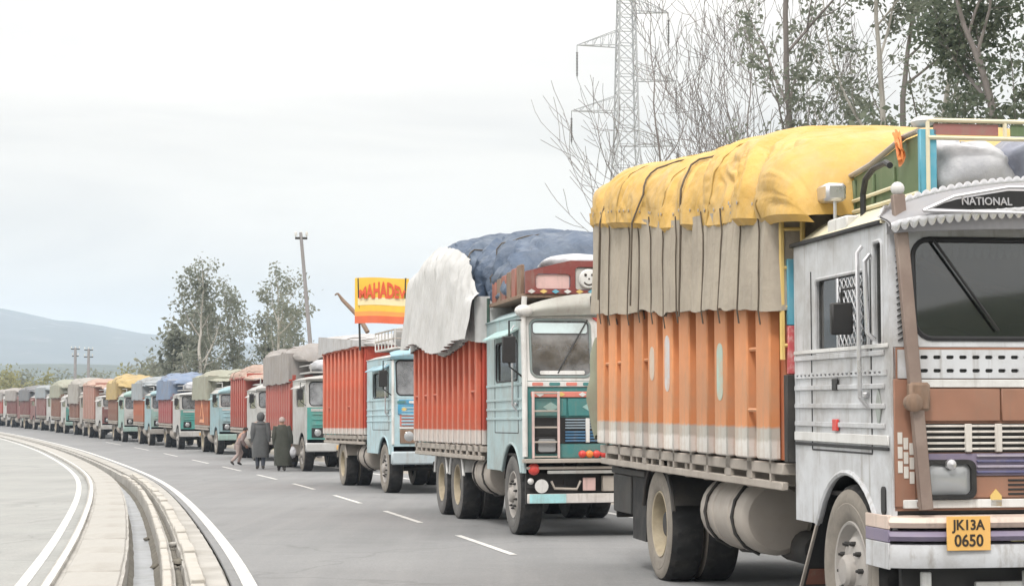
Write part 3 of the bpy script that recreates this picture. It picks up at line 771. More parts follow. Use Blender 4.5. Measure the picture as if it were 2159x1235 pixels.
    mb = MB(); mb.box(-bw + .035, bw - .035, b1 - .05, b1 - .005, bz, bh + S.get('head', .25), .006); P('headboard', mb, m['recess'])
    mb = MB(); mb.box(-bw, bw, b0 - .03, b0 + .005, bz, bh, .006); P('tailgate', mb, m['body'])
    # rear mudguards
    for s in (1, -1):
        for yy in axles:
            mb = MB(); mb.grid(lambda u, v: Vector((s*(.50 + .62*v), yy + .60*math.cos(R(160 - 140*u)), .50 + .60*math.sin(R(160 - 140*u)))), 8, 1)
            mb.tube([(s*1.125, yy + .60*math.cos(R(165 - 150*k/8)), .50 + .60*math.sin(R(165 - 150*k/8))) for k in range(9)], .02, 6)
            P('rear_mudguard', mb, m.get('mudguard', M['steel_dark']))
    mb = MB(); mb.box(-.9, .9, b0 + .02, b0 + .10, .62, .78); P('rear_bar', mb, M['steel_dark'])
    for s in (1, -1): mb = MB(); mb.box(s*.72, s*1.08, -.70 + (-1.36 if S.get('tandem') else 0), -.68 + (-1.36 if S.get('tandem') else 0), .32, .80, .004); P('mud_flap', mb, M['rubber'])
    root['spec'] = 0; del root['spec']
    return root

# ------------------------------------------------------------------ cloth over the loads
def wobble(p, s=1.0, k=0.): return noise.fractal(Vector((p[0]*s + k, p[1]*s, p[2]*s)), 1.0, 2.0, 4)
class Dome:
    """arched cover: edge height ze(v), ridge height zr(v), v = 0 at the tail, 1 at the cab end"""
    def __init__(s, y0, y1, w, ze, zr, p=.72, q=.85, fold=.05, flap=.06, seed=0., caps=(.35, .35), crease=1.0, ropes=()):
        s.y0, s.y1, s.w, s.ze, s.zr, s.p, s.q, s.fold, s.flap, s.seed, s.caps, s.crease = y0, y1, w, ze, zr, p, q, fold, flap, seed, caps, crease
        s.ropes = ropes
    def pt(s, t, v, off=0.):
        vv = max(0., min(1., v)); c, sn = math.cos(math.pi*t), math.sin(math.pi*t)
        x = s.w * math.copysign(abs(c)**s.p, c); h = (s.zr(vv) - s.ze(vv)) * sn**s.q; y = s.y0 + (s.y1 - s.y0)*vv
        sh = 1.
        if v < 0: e = min(1., -v); y -= s.caps[0]*math.sin(e*math.pi/2); sh = math.cos(e*math.pi/2)
        if v > 1: e = min(1., v - 1); y += s.caps[1]*math.sin(e*math.pi/2); sh = math.cos(e*math.pi/2)
        z = s.ze(vv) + h*sh
        x *= (.86 + .14*sh)
        n1 = wobble((x, y, z), .9, s.seed); n2 = abs(noise.noise(Vector((x*1.1 + y*1.3 + s.seed, y*.55 - z*1.6, z*.8 + s.seed))))
        n3 = abs(noise.noise(Vector((y*2.3 + z*1.1 + s.seed, x*1.2, z*2.0))))
        n4 = abs(noise.noise(Vector((y*4.6 - z*2.2 + s.seed, x*2.2 + z, z*3.4 + y))))
        # long folds running down from the ridge to the hem, plus sharp creases
        sk = y + .55*(z - 3)*math.copysign(1, c) + .35*n1
        lf = abs(noise.noise(Vector((sk*1.9 + s.seed, s.seed, .6*x)))); l2 = abs(noise.noise(Vector((sk*4.3 - s.seed, 2.2, .9*z))))
        d = s.fold*(.35*n1 + s.crease*(.45 - 1.9*max(0, .30 - lf)*2.4*(.30 + .70*abs(c)) - 1.0*max(0, .2 - l2)*2.6 - .8*max(0, .22 - abs(noise.noise(Vector((sk*8.5 + s.seed, 5.5, 1.6*z + x)))))*2.2 - .30*n3 - .22*n4 - .25*n2)) + off
        for vr in s.ropes: d -= .055*math.exp(-((vv - vr)*(s.y1 - s.y0)/.16)**2)*(.35 + .65*sn)
        edge = 1 - sn
        x += math.copysign(1, c)*d*(.5 + .5*abs(c)); z += d*(.3 + .7*sn) * (.25 + .75*min(1, sn*2.2))
        if edge > .75: z += s.flap*1.6*noise.noise(Vector((y*.8 + s.seed, 3.1, c))) * (edge - .75)/.25
        return Vector((x, y, z))
    def build(s, name, m, root4, label, cat, nu=56, nv=80, ropes=(), rope_drop=0., parent=None, seams=False):
        mb = MB()
        s.ropes = ropes
        vs = [-1, -.8, -.6, -.4, -.2] + [k/nv for k in range(nv + 1)] + [1.2, 1.4, 1.6, 1.8, 2.0]
        mb.grid(lambda a, b: s.pt(.0005 + .999*a, vs[round(b*(len(vs)-1))]), nu, len(vs) - 1)
        # hem: the cloth turns in under its own edge
        mb.grid(lambda a, b: s.pt(.0005, vs[round(a*(len(vs)-1))]) + Vector((-.05*b, 0, -.05*b)), len(vs) - 1, 1)
        ob = mk(name, mb, m, parent, sharp=70)
        if root4 is not None: ob.matrix_world = root4
        if label: tag(ob, label, cat)
        hm_ = MB(); hm_.grid(lambda a, b: s.pt(.0005 + (.030 - .0005)*b, a, .006), nv, 3); mk('hem', hm_, m, ob, sharp=70)
        if seams:
            for v in (.24, .50, .76):
                r = MB(); r.tube([s.pt(.0005 + .999*k/60, v, .002) for k in range(61)], .007, 5); mk('seam', r, M['seam'], ob)
            for k in range(26):
                p = s.pt(.018, (k + .5)/26, .012); r = MB(); r.lathe([(.006, .0), (.014, .003), (.014, .007), (.006, .008)], p, 'x', 10); mk('eyelet', r, M['bed'], ob)
        for v in ropes:
            pts = [s.pt(.0005 + .999*k/26, v + .012*math.sin(k*.9), .018) for k in range(27)]
            dn = rope_drop(v) if callable(rope_drop) else rope_drop
            if dn: pts = [pts[0] + Vector((.02, 0, -dn))] + pts
            r = MB(); r.tube(pts, .009, 6); mk('rope', r, M['rope'], ob)
        return ob
def curtain(name, m, root4, label, cat, w, y0, y1, ztop, zlow, pitch=.3, amp=.035, seed=0, sides=(1,), rows=9, lw=.05, lean=0., sharpf=.5, front=False, crease_shades=0., subk=.22, jitp=.3, roll=0., rollz=1.4):
    """pleated cloth hung round the load: along one or both sides and across the tail"""
    path = []; ds = .035
    n = int((y1 - y0)/ds)
    path += [(w, y1 - (y1 - y0)*k/n, 1, 0) for k in range(n + 1)]
    n2 = int(2*w/.07)
    path = [(w*k/n2, y1, 0, 1) for k in range(n2)] + path
    path += [(w - 2*w*k/n2, y0, 0, -1) for k in range(1, n2)]
    path += [(-w, y0 + (y1 - y0)*k/n, -1, 0) for k in range(n + 1)] + [(-w + w*k/n2, y1, 0, 1) for k in range(1, n2 + 1)]
    rl = random.Random(seed); cuts = [0.]
    while cuts[-1] < 20: cuts.append(cuts[-1] + pitch*rl.uniform(1 - jitp, 1 + jitp))
    s_ = 0.; prev = None; data = []
    for x, y, nx, ny in path:
        if prev: s_ += math.hypot(x - prev[0], y - prev[1])
        prev = (x, y); k = 0
        while cuts[k + 1] < s_: k += 1
        f = (s_ - cuts[k])/(cuts[k+1] - cuts[k]); pl = abs(math.sin(math.pi*f))**sharpf
        v = (y - y0)/(y1 - y0); data.append((x, y, nx, ny, pl, s_, max(0, min(1, v))))
    N = len(data) - 1
    def fn(a, b):
        x, y, nx, ny, pl, s_, v = data[round(a*N)]
        zt, zl = ztop(v), zlow(v) + lw*noise.noise(Vector((s_*1.3 + seed, 0, 0))) + lw*.5*noise.noise(Vector((s_*4.1, seed, 0)))
        inn = 0.
        if roll and b < .2: e_ = math.pi/2*b/.2; inn = roll*(1 - math.sin(e_)); zt += roll*rollz*math.cos(e_)
        z = zt + (zl - zt)*b
        b = max(b, .05)
        sub_ = abs(math.sin(s_*math.pi/(pitch*.37) + 1.7*noise.noise(Vector((s_*.8, b*1.5, seed)))))**.6
        d = (min(1., b/.14) if roll else 1.)*amp*(pl - .12)*(.55 + .45*b) + amp*subk*(sub_ - .3)*(.3 + .7*b) + .03*noise.noise(Vector((s_*.9, z*1.5, seed))) + lean*b
        return Vector((x + nx*(d - inn), y + ny*(d - inn), z))
    mb = MB(); mb.grid(fn, N, rows); mb.grid(lambda a, b: fn(a, 1) + Vector((-.02*math.copysign(1, data[round(a*N)][0]), 0, .04*b)), N, 1)
    ob = mk(name, mb, m, None, sharp=80); ob.matrix_world = root4
    if crease_shades:
        for i in range(n2 + 3, n2 + n - 3):
            k = data[i]
            if k[4] < .85 and data[i-1][4] > k[4] < data[i+1][4] and rl.random() < crease_shades:
                r = MB(); r.tube([fn(i/N, 0) + Vector((.03, 0, .03))] + [fn(i/N, q/5) + Vector((.014, rl.uniform(-.004, .004), 0)) for q in range(1, 6)] + [fn(i/N, 1) + Vector((.0, 0, -.10))], .0065, 5); mk('crease_shade', r, M['rope'], ob)  # dark lines added along the creases to draw the shade of the folds
    return tag(ob, label, cat)
# ------------------------------------------------------------------ the nearest lorry (silver cab, orange body)
lin = lambda a, b: (lambda v: a + (b - a)*v)
P1 = at(1390, 1225, 17.2)
T1 = truck_matrix((P1.x, P1.y), R(9.1), 5.2, front=False)
y1 = 6.0
L1 = lorry(dict(mat4=T1, lod=0, wb=5.2, cab=(4.13, 6.0), body=(-2.2, 4.02), bh=2.62, bz=1.2, bays=11, ribw=.60, ribd=.085,
    label='largest and nearest lorry, with silver cab, brown front and corrugated orange sides',
    m=dict(side=M['silver'], front=M['copper'], frame=M['silver'], roof=M['cream'], visor=mat('grey_visor_paint', (.27, .27, .29), .5, .1, 3, DUST, .4, 3), body=M['orange'], recess=M['orange_shaded'],
           wframe=M['silver'], stub=M['bed'], mudguard=M['steel_dark']),
    doorwin=(4.60, 5.62, 1.92, 2.42), quarter=(5.72, 5.88, 1.94, 2.58), rake=.04, roofexp=.3, wheel_scale=1.055, split=False, margin=.155, topgap=.10, visor=(2.60, 2.72, .27), visor_arch=.24, crown=.20,
    ribs=(1.90, 1.70, 1.58, 1.46), face='own', rungs=(9.98, 4.0, 2.0, 1.0), rungz=(1.99,), tank=(1.42, 2.75), mirror=False, head=.3))
def Q(name, mb, mm, parent=L1, **k): return mk(name, mb, mm, parent, **k)
sideP = [c for c in L1.children if c.name.startswith('side_board')][0]
# second rung in the front bay and a few painted motifs on the panels
b = MB(); b.tube([(1.235, 3.26, 1.55), (1.235, 3.62, 1.55)], .016, 6); mk('rung', b, M['orange'], sideP)
b = MB(); b.tube([(1.235, 3.26, 2.3), (1.235, 3.62, 2.3)], .016, 6); mk('rung', b, M['orange'], sideP)
pit = 6.22/11
for k, z0, z1, mm in ((5, 1.70, 2.18, M['white']), (8, 1.62, 2.06, M['skyblue']), (4, 1.80, 2.10, M['cream'])):
    yc_ = -2.2 + pit*(k + .5)
    pts = rr(-.085, .085, z0, z1, .08); b = MB(); b.plate(pts, (), (1.2565, yc_, 0), (0, 1, 0), (0, 0, 1), .004)
    mk('painted_motif', b, paint('faded_motif_%d' % k, {5: (.58, .58, .60), 8: (.38, .50, .44), 4: (.55, .46, .38)}[k], da=.95, ds=7, dirt=(.60, .33, .18)), sideP)
# loop straps where the canvas is tied down
for k in range(16):
    yy = -2.0 + k*.39; b = MB(); b.tube([(1.24, yy, 2.60), (1.245, yy + .02, 2.45 - .1*(k % 3 == 0)), (1.24, yy + .05, 2.36)], .008, 5); mk('tie_cord', b, M['rope'], sideP)
# ---- front face
yf = y1
def fbox(name, x0, x1, z0, z1, d0, d1, mm, parent=L1, ch=.006): b = MB(); b.box(x0, x1, yf + d0, yf + d1, z0, z1, ch); return Q(name, b, mm, parent)
# two pierced bands under the windscreen
holes = []
for row, z in enumerate((1.79, 1.87)):
    for k in range(26):
        xx = -1.02 + k*.0816; holes.append(rr(xx - .024, xx + .024, z - .011, z + .011, .008, 2))
b = MB(); b.plate([(-1.10, 1.745), (1.10, 1.745), (1.10, 1.915), (-1.10, 1.915)], holes, (0, yf + .012, 0), (-1, 0, 0), (0, 0, 1), .016); pb = Q('pierced_band', b, M['silver'])
fbox('band_backing', -1.09, 1.09, 1.75, 1.91, .001, .0035, M['black'], pb, .001)
fbox('waist_band', -1.0, 1.0, 1.69, 1.738, .002, .02, M['white'])
for x0, x1 in ((-.98, -.465), (-.455, .455), (.465, .98)): fbox('bonnet_panel', x0, x1, 1.49, 1.682, .002, .022, M['copper'])
# upper grille
g = fbox('grille', -.98, .98, 1.305, 1.475, .001, .006, M['black'])
slw = paint('grille_slat_cream', (.60, .57, .53))
for x0, x1 in ((.70, .96), (.50, .64), (.02, .46), (-.46, -.02), (-.64, -.50), (-.96, -.70)):
    for k in range(5): fbox('grille_slat', x0 - .02, x1 + .02, 1.318 + k*.034, 1.332 + k*.034, .008, .028, slw, g, .004)
for x in (.67, .48, 0, -.48, -.67): fbox('grille_divider', x - .022, x + .022, 1.306, 1.474, .010, .032, slw, g)
# purple lamp band with blue slats between the lamps
g2 = fbox('lamp_band', -1.0, 1.0, 1.165, 1.298, .001, .014, M['purple'])
blue = paint('dark_blue_slat', (.10, .10, .20)); lil = paint('lilac_slat', (.34, .31, .38))
for k in range(4):
    for x0, x1 in ((.02, .62), (-.62, -.02)): fbox('grille_slat', x0, x1, 1.180 + k*.032, 1.195 + k*.032, .016, .030, lil if k % 2 else blue, g2, .004)
fbox('lower_panel', -1.0, 1.0, 1.035, 1.158, .001, .010, M['copper'])
for x0, x1 in ((-.42, .42),):
    for k in range(4): fbox('air_slot', x0, x1, 1.05 + k*.027, 1.062 + k*.027, .011, .016, M['black'], ch=.002)
fbox('lower_band', -1.08, 1.08, .975, 1.026, .002, .022, M['white'])
for s in (1, -1):
    b = MB(); b.plate(rr(-.165, .165, 1.03, 1.262, .05), [rr(-.135, .135, 1.055, 1.237, .04)], (s*.80, yf + .03, 0), (-1, 0, 0), (0, 0, 1), .05); hl = Q('headlight', b, M['black'])
    b = MB(); b.plate(rr(-.137, .137, 1.053, 1.239, .04), (), (s*.80, yf + .016, 0), (-1, 0, 0), (0, 0, 1), .006); mk('reflector', b, M['chrome'], hl)
    b = MB(); b.grid(lambda u, v: Vector((s*.80 - .134 + .268*u, yf + .028 + .022*math.sin(math.pi*u)**.5*math.sin(math.pi*v)**.5, 1.056 + .18*v)), 10, 8); mk('lens', b, M['lens'], hl)
    b = MB(); b.lathe([(0, .0), (.032, .004), (.03, .03), (0, .04)], (s*.80, yf + .05, 1.235), 'y', 12); mk('lamp_cap', b, M['chrome'], hl)
    b = MB(); b.plate([(-.035, 0), (.035, 0), (.035, .06), (0, .10), (-.035, .06)], (), (s*.50, yf + .016, .985), (-1, 0, 0), (0, 0, 1), .012); Q('warning_triangle', b, M['yellowbar'])
    # corner panel with pale reflective squares
    cp = fbox('corner_panel', s*1.0, s*1.128, .985, 1.74, .001, .016, M['copper'])
    for i in range(3):
        for j in range(3): fbox('reflector_square', s*(1.110 - j*.036) , s*(1.081 - j*.036), 1.355 - i*.085 - j*.032, 1.425 - i*.085 - j*.032, .017, .021, slw, cp, .002)
# bumper: three painted stripes on one curved bar
def bump(z0, z1, mm, nm, d=0, par=L1):
    b = MB()
    prof = [(0, z0), (.11 + d, z0 + .01), (.13 + d, (z0+z1)/2), (.11 + d, z1 - .01), (0, z1)]
    b.grid(lambda u, v: Vector((-1.18 + 2.36*u, yf + .02 - .10*abs(2*u-1)**8 + prof[round(v*4)][0], prof[round(v*4)][1])), 40, 4)
    for s in (-1, 1): b.box(s*1.17, s*1.185, yf - .35, yf + .04, z0, z1, .004)
    return Q(nm, b, mm, par)
bm = bump(.62, .775, M['silver'], 'bumper', .0)
bump(.778, .852, M['purple'], 'bumper_stripe', .004, bm); bump(.855, .935, paint('peach_stripe', (.62, .50, .43)), 'bumper_stripe', .0, bm)
fbox('bumper_gap', -1.12, 1.12, .936, .974, -.06, -.01, M['black'])
b = MB(); b.box(.60, .87, yf + .156, yf + .164, .735, .935, .004); npl = Q('number_plate', b, M['plate'], bm)
for body, z, sz in (('JK13A', .882, .082), ('0650', .790, .098)):
    me = text_mesh(body, sz, .0015, bold=.0022); me.materials.append(M['ink'])
    o_ = mk('lettering', me, None, npl, (.735, yf + .1655, z)); o_.rotation_euler = (R(90), 0, R(180)); o_.scale = (.92, 1, 1)
for x in (.94, .3): fbox('tow_hook', x - .03, x + .03, .50, .60, -.02, .02, M['white'], bm)
fbox('under_bar', -.9, .62, .50, .535, -.05, -.01, M['white'], bm); fbox('under_shield', -1.05, 1.05, .36, .62, -.16, -.10, M['black'], bm)
# brown guard posts in front of the cab corners
for s in (1, -1):
    b = MB(); b.bar((s*.965, yf + .085, .97), (s*1.09, yf + .02, 2.84), .075, .05); gp1 = Q('guard_post', b, M['post'])
    b = MB(); b.ball((s*1.09, yf + .02, 2.875), .042, 14); mk('post_knob', b, M['white'], gp1)
    b = MB(); b.bar((s*.975, yf + .02, 1.0), (s*.965, yf + .08, 1.0), .05, .03); b.bar((s*1.08, yf - .1, 2.7), (s*1.08, yf + .02, 2.7), .04, .03); mk('post_bracket', b, M['post'], gp1)
    b = MB(); b.box(s*.93, s*1.06, yf + .03, yf + .10, 1.55, 1.72, .02); b.lathe([(.0, 0), (.05, .0), (.055, .06), (.04, .07)], (s*1.045, yf + .07, 1.60), 'y', 14); mk('lamp_bracket', b, M['wood'], gp1)
# chevron strip on the windscreen pillar
for s in (1, -1):
    b = MB()
    for k in range(18):
        z = 1.97 + k*.036; yy = yf - (z - 1.93)*.053 + .012
        b.bar((s*1.035, yy, z), (s*1.065, yy, z + .018), .012, .006); b.bar((s*1.065, yy, z + .018), (s*1.095, yy, z), .012, .006)
    Q('chevron_trim', b, M['black'])
# visor lettering, scalloped trims, wipers come with the cab
vz = [c for c in L1.children if c.name.startswith('visor')][0]
b = MB(); b.plate([(-.30, -.055), (-.12, .0), (.20, .055), (.30, .055), (.345, .02), (.345, -.03), (.28, -.055)], (), (.66, yf + .172, 2.80), (-1, 0, 0), Vector((0, .10, 1)).normalized(), .02); vp = mk('name_board', b, M['gasket'], vz)
b = MB(); pts_ = [(-.33, -.07), (-.14, .015), (.20, .075), (.31, .075), (.37, .03), (.37, -.04), (.30, -.075), (-.33, -.07)]
b.tube([Vector((.66 - u, yf + .180 + v*.1, 2.80 + v)) for u, v in pts_], .012, 6); mk('board_rim', b, M['chrome'], vp)
me = text_mesh('NATIONAL', .066, .003, bold=.001); me.materials.append(paint('grey_lettering', (.36, .36, .38)))
o_ = mk('lettering', me, None, vp, (.60, yf + .185, 2.787)); o_.rotation_euler = (R(84), 0, R(180)); o_.scale = (.95, 1, 1)
for nm, v_ in (('scallop_trim', .02), ('scallop_trim', .62)):
    b = MB()
    def scal(u, v):
        x = -1.165 + 2.33*u; s_ = math.sin(math.pi*min(1, max(0, u)))**.6
        z = 2.72 + .24*s_ + (2.60 - 2.72 - .24*s_*.85)*v_
        yy = yf - .10 + .27*math.sin(math.pi*.5*min(1, v_*1.6))*(1 - .25*abs(2*u - 1)**4) - .10*max(0, v_ - .6)
        dd_ = .014 + .020*abs(math.sin(math.pi*u*44))**.7
        return Vector((x, yy + .010 + .004*math.sin(math.pi*v), z + (.5 - v)*2*dd_ if v_ < .5 else z + .012 - v*2*dd_))
    b.grid(scal, 264, 4); b.grid(lambda u, v: scal(1 - u, v) + Vector((0, -.006, 0)), 264, 4)
    mk(nm, b, M['chrome'], vz)
# ---- side trim of the cab
cabS = [c for c in L1.children if c.name.startswith('cab_side')][0]
X = 1.142
b = MB(); b.plate([(4.16, 1.765), (5.94, 1.765), (5.94, 1.80), (4.16, 1.80)], [rr(4.2 + k*.085, 4.245 + k*.085, 1.776, 1.790, .006, 2) for k in range(20)], (X + .004, 0, 0), (0, 1, 0), (0, 0, 1), .01); mk('pierced_strip', b, M['silver'], cabS)
for z0, z1, mm in ((1.315, 1.335, M['gasket']), (1.345, 1.405, M['white']), (1.93, 1.955, M['white'])):
    b = MB(); b.box(X - .001, X + .012, 4.15, 5.97, z0, z1, .004); mk('trim_strip', b, mm, cabS)
for z in (1.66, 1.40): b = MB(); b.box(X + .004, X + .022, 4.98, 5.07, z + .02, z + .095, .006); mk('side_reflector', b, M['redlens'] if z < 1.5 else M['black'], cabS)
b = MB(); b.plate([(5.80, 1.45), (5.85, 1.57), (5.80, 1.69), (5.75, 1.57)], (), (X + .004, 0, 0), (0, 1, 0), (0, 0, 1), .008); mk('diamond_motif', b, paint('grey_motif', (.30, .33, .31)), cabS)
b = MB(); b.plate(rr(5.83, 5.90, .93, 1.10, .03), (), (X + .002, 0, 0), (0, 1, 0), (0, 0, 1), .012); mk('step_hole', b, M['black'], cabS)
# lattice on the front half of the door window
b = MB()
for k in range(12):
    a0 = 5.08; z0 = 1.96 + k*.075 - .42
    p, q = (a0, z0), (a0 + .45, z0 + .45)
    def clip(p, q):
        t0 = max(0, (1.96 - p[1])/.45); t1 = min(1, (2.39 - p[1])/.45); return t0, t1
    t0, t1 = clip(p, q)
    if t1 - t0 > .05:
        b.bar((X + .0, a0 + .45*t0, z0 + .45*t0), (X + .0, a0 + .45*t1, z0 + .45*t1), .008, .010)
        b.bar((X + .004, 5.53 - .45*t0, z0 + .45*t0), (X + .004, 5.53 - .45*t1, z0 + .45*t1), .008, .010)
b.bar((X, 5.07, 1.95), (X, 5.07, 2.40), .022, .03)
mk('window_lattice', b, M['chrome'], cabS)
b = MB(); b.box(X + .06, X + .20, 5.48, 5.53, 2.02, 2.22, .02); b.tube([(X, 5.62, 2.32), (X + .13, 5.52, 2.30), (X + .13, 5.51, 2.2)], .010, 6); mk('mirror', b, M['black'], cabS)
b = MB(); b.tube([(X + .02, 5.72, 2.50), (X + .06, 5.74, 2.46), (X + .06, 5.78, 2.02), (X + .02, 5.79, 1.98)], .016, 8); mk('grab_rail', b, M['chrome'], cabS)
b = MB(); b.plate([(4.16, 2.44), (5.60, 2.44), (5.64, 2.60), (4.16, 2.60)], (), (X + .035, 0, 0), (0, 1, 0), Vector((-.12, 0, 1)).normalized(), .014)
mk('rain_shade', b, M['silver'], cabS)
# drip rail and ladder between cab and body
b = MB(); b.box(X - .002, X + .03, 4.12, 5.90, 2.672, 2.70, .006); Q('drip_rail', b, M['gasket'])
b = MB(); b.tube([(1.20, 4.05, 1.9), (1.20, 4.05, 3.05)], .02, 6); b.tube([(1.06, 4.09, 1.9), (1.06, 4.09, 3.0)], .02, 6); ld = Q('ladder', b, M['yellowbar'])
for k in range(4): b = MB(); b.tube([(1.20, 4.05, 2.0 + k*.27), (1.06, 4.09, 2.0 + k*.27)], .014, 6); mk('rung', b, M['yellowbar'], ld)
b = MB(); b.box(.98, 1.17, 4.045, 4.085, 2.14, 2.60, .004); Q('corner_board', b, M['skyblue'])
b = MB(); b.box(.98, 1.17, 4.045, 4.085, 1.80, 2.135, .004); Q('corner_board', b, M['redpat'])
b = MB(); b.box(.98, 1.19, 4.03, 4.11, 1.19, 1.795, .004); Q('corner_board', b, M['steel_dark'])
# mud flap behind the front wheel, edged in white
b = MB(); b.plate([(0, 0), (.40, 0), (.40, .62), (0, .62)], (), (1.12, 4.17, .34), (-1, 0, 0), Vector((0, .80, 1)).normalized(), .012); mf = Q('mud_flap', b, M['black'])
b = MB(); b.bar((1.125, 4.175, .345), (1.125, 4.60, .87), .022, .02); b.bar((1.125, 4.175, .345), (.72, 4.175, .345), .02, .03); mk('flap_edge', b, M['bed'], mf)
b = MB(); b.plate([(.02, .03), (.38, .03), (.38, .17), (.02, .17)], (), (1.12, 4.185, .34), (-1, 0, 0), Vector((0, .80, 1)).normalized(), .006); mk('flap_patch', b, paint('rust_red_patch', (.22, .09, .06)), mf)
# snorkel tube and box on the roof edge
b = MB(); b.tube([(1.02, 5.22, 2.70), (1.02, 5.22, 2.93), (1.03, 5.30, 3.02), (1.05, 5.50, 3.06), (1.08, 5.80, 3.06), (1.09, 5.90, 3.03)], .020, 8); Q('air_hose', b, M['black'])
b = MB(); b.box(.98, 1.12, 4.80, 5.18, 2.70, 2.80, .012); Q('roof_box', b, M['white'])
b = MB(); b.box(.96, 1.10, 4.42, 4.74, 2.94, 3.06, .02); b.tube([(1.03, 4.70, 2.70), (1.03, 4.70, 2.95)], .012, 6); Q('work_lamp', b, M['chrome'])
# ---- roof rack (the crow's nest over the cab)
zr0 = 2.86
rackn = Q('roof_rack', MB().box(-.84, .84, 4.20, 5.72, zr0, zr0 + .04), M['green'])
def rack_side(s):
    b = MB(); b.plate([(4.22, zr0 + .04), (5.72, zr0 + .04), (5.72, 3.36), (5.50, 3.36), (4.90, 3.24), (4.50, 3.20), (4.22, 3.12)], (), (s*.82, 0, 0), (0, 1, 0), (0, 0, 1), .025); rs = mk('rack_side', b, M['green'], rackn)
    for y_ in (4.55, 4.92, 5.30):
        b = MB(); b.box(s*.833, s*.852, y_ - .02, y_ + .02, zr0 + .05, 3.17, .004); mk('rack_stake', b, M['green'], rs)
    b = MB(); b.tube([(s*.845, 4.22, 3.14), (s*.845, 4.50, 3.22), (s*.845, 4.90, 3.26), (s*.845, 5.50, 3.385), (s*.845, 5.74, 3.39)], .022, 8); mk('rack_rail', b, M['bed'], rs)
    b = MB(); b.tube([(s*.85, 4.22, zr0 + .03), (s*.85, 5.74, zr0 + .03)], .02, 6); b.tube([(s*.85, 4.22, zr0 + .12), (s*.85, 5.3, zr0 + .14)], .016, 6); mk('rack_rail', b, M['cream'], rs)
for s in (1, -1): rack_side(s)
for s in (1, -1): b = MB(); b.box(s*.74, s*.85, 5.735, 5.775, zr0 + .02, 3.40, .006); mk('rack_post', b, M['skyblue'], rackn)
for z, mm in ((3.47, M['cream']), (3.33, M['cream'])):
    b = MB(); b.tube([(-.84, 5.78, z), (.80, 5.78, z)], .018, 8); mk('rack_rail', b, mm, rackn)
for x in (.80, .30, -.30, -.80): b = MB(); b.tube([(x, 5.78, zr0 + .02 if abs(x) > .7 else 3.33), (x, 5.78, 3.47)], .014, 6); mk('rack_upright', b, M['cream'], rackn)
b = MB(); b.box(.34, .76, 5.765, 5.775, 3.355, 3.445, .003); mk('painted_board', b, paint('faded_red_board', (.30, .13, .12), da=.8, ds=8), rackn); b = MB(); b.box(-.1, .26, 5.765, 5.775, 3.355, 3.445, .003); mk('painted_board', b, M['green'], rackn); b = MB(); b.box(-.6, -.14, 5.765, 5.775, 3.355, 3.445, .003); mk('painted_board', b, M['yellowbar'], rackn)
b = MB(); b.ball((.80, 5.70, 3.33), .06, 12, (1.2, 1.6, .6)); Q('roof_lamp', b, M['white'])
rackn.scale = (1, 1, .77); rackn.location.z = zr0*.23
# cloth tuft tied to the rack, sacks in it
b = MB(); b.grid(lambda u, v: Vector((.87 + .02*math.sin(u*9), 5.44 + .07*u + .06*v, 3.27 - .15*v + .05*math.sin(u*7 + v*3))), 10, 10); b.grid(lambda u, v: Vector((.89 + .02*math.sin(u*9), 5.45 + .05*u + .08*v, 3.26 - .11*v + .04*math.sin(u*6 + v*3))), 8, 8)
o_ = mk('cloth_tuft', b, paint('orange_cloth', (.78, .25, .06), streak=0), None); o_.matrix_world = T1; tag(o_, 'small orange and yellow cloth tuft tied to the green roof rack rail', 'cloth')
def sack(name, c, r, m, label, seed, mat4, cat='sack', amp=.16):
    b = MB()
    def fn(u, v):
        d = Vector((math.cos(2*math.pi*u)*math.sin(math.pi*(.002 + .996*v)), math.sin(2*math.pi*u)*math.sin(math.pi*(.002+.996*v)), -math.cos(math.pi*v)))
        d = Vector((math.copysign(abs(d.x)**.75, d.x), math.copysign(abs(d.y)**.75, d.y), math.copysign(abs(d.z)**.8, d.z)))
        uu = Vector((math.cos(2*math.pi*u), math.sin(2*math.pi*u), v*2))
        k = 1 + amp*noise.fractal(uu*1.3 + Vector((seed, 0, 0)), 1., 2., 4) - amp*.6*abs(noise.noise(uu*2.4 + Vector((0, seed, 0))))
        return Vector(c) + Vector((d.x*r[0], d.y*r[1], d.z*r[2]))*k
    b.grid(fn, 40, 24, True); o = mk(name, b, m, None, sharp=80); o.matrix_world = mat4; return tag(o, label, cat)
sack('sack', (.46, 5.46, 3.05), (.34, .28, .19), M['sack'], 'pale grey plastic sack at the front end of the green roof rack', 1.1, T1)
sack('sack', (-.06, 5.44, 3.07), (.30, .30, .21), paint('blue_grey_plastic', (.22, .24, .31), rough=.35, streak=0, bump=.4, bs=10), 'blue grey plastic bundle lying beside the pale sack in the roof rack', 4.2, T1, 'bundle')
sack('sack', (-.52, 5.40, 3.07), (.28, .30, .21), M['sack_dark'], 'black plastic bundle at the far side of the roof rack', 9.2, T1, 'bundle')
sack('sack', (.40, 4.62, 3.06), (.40, .42, .22), M['sack_dark'], 'black plastic sheet bundle in the rack against the yellow tarpaulin', 6.3, T1, 'bundle')
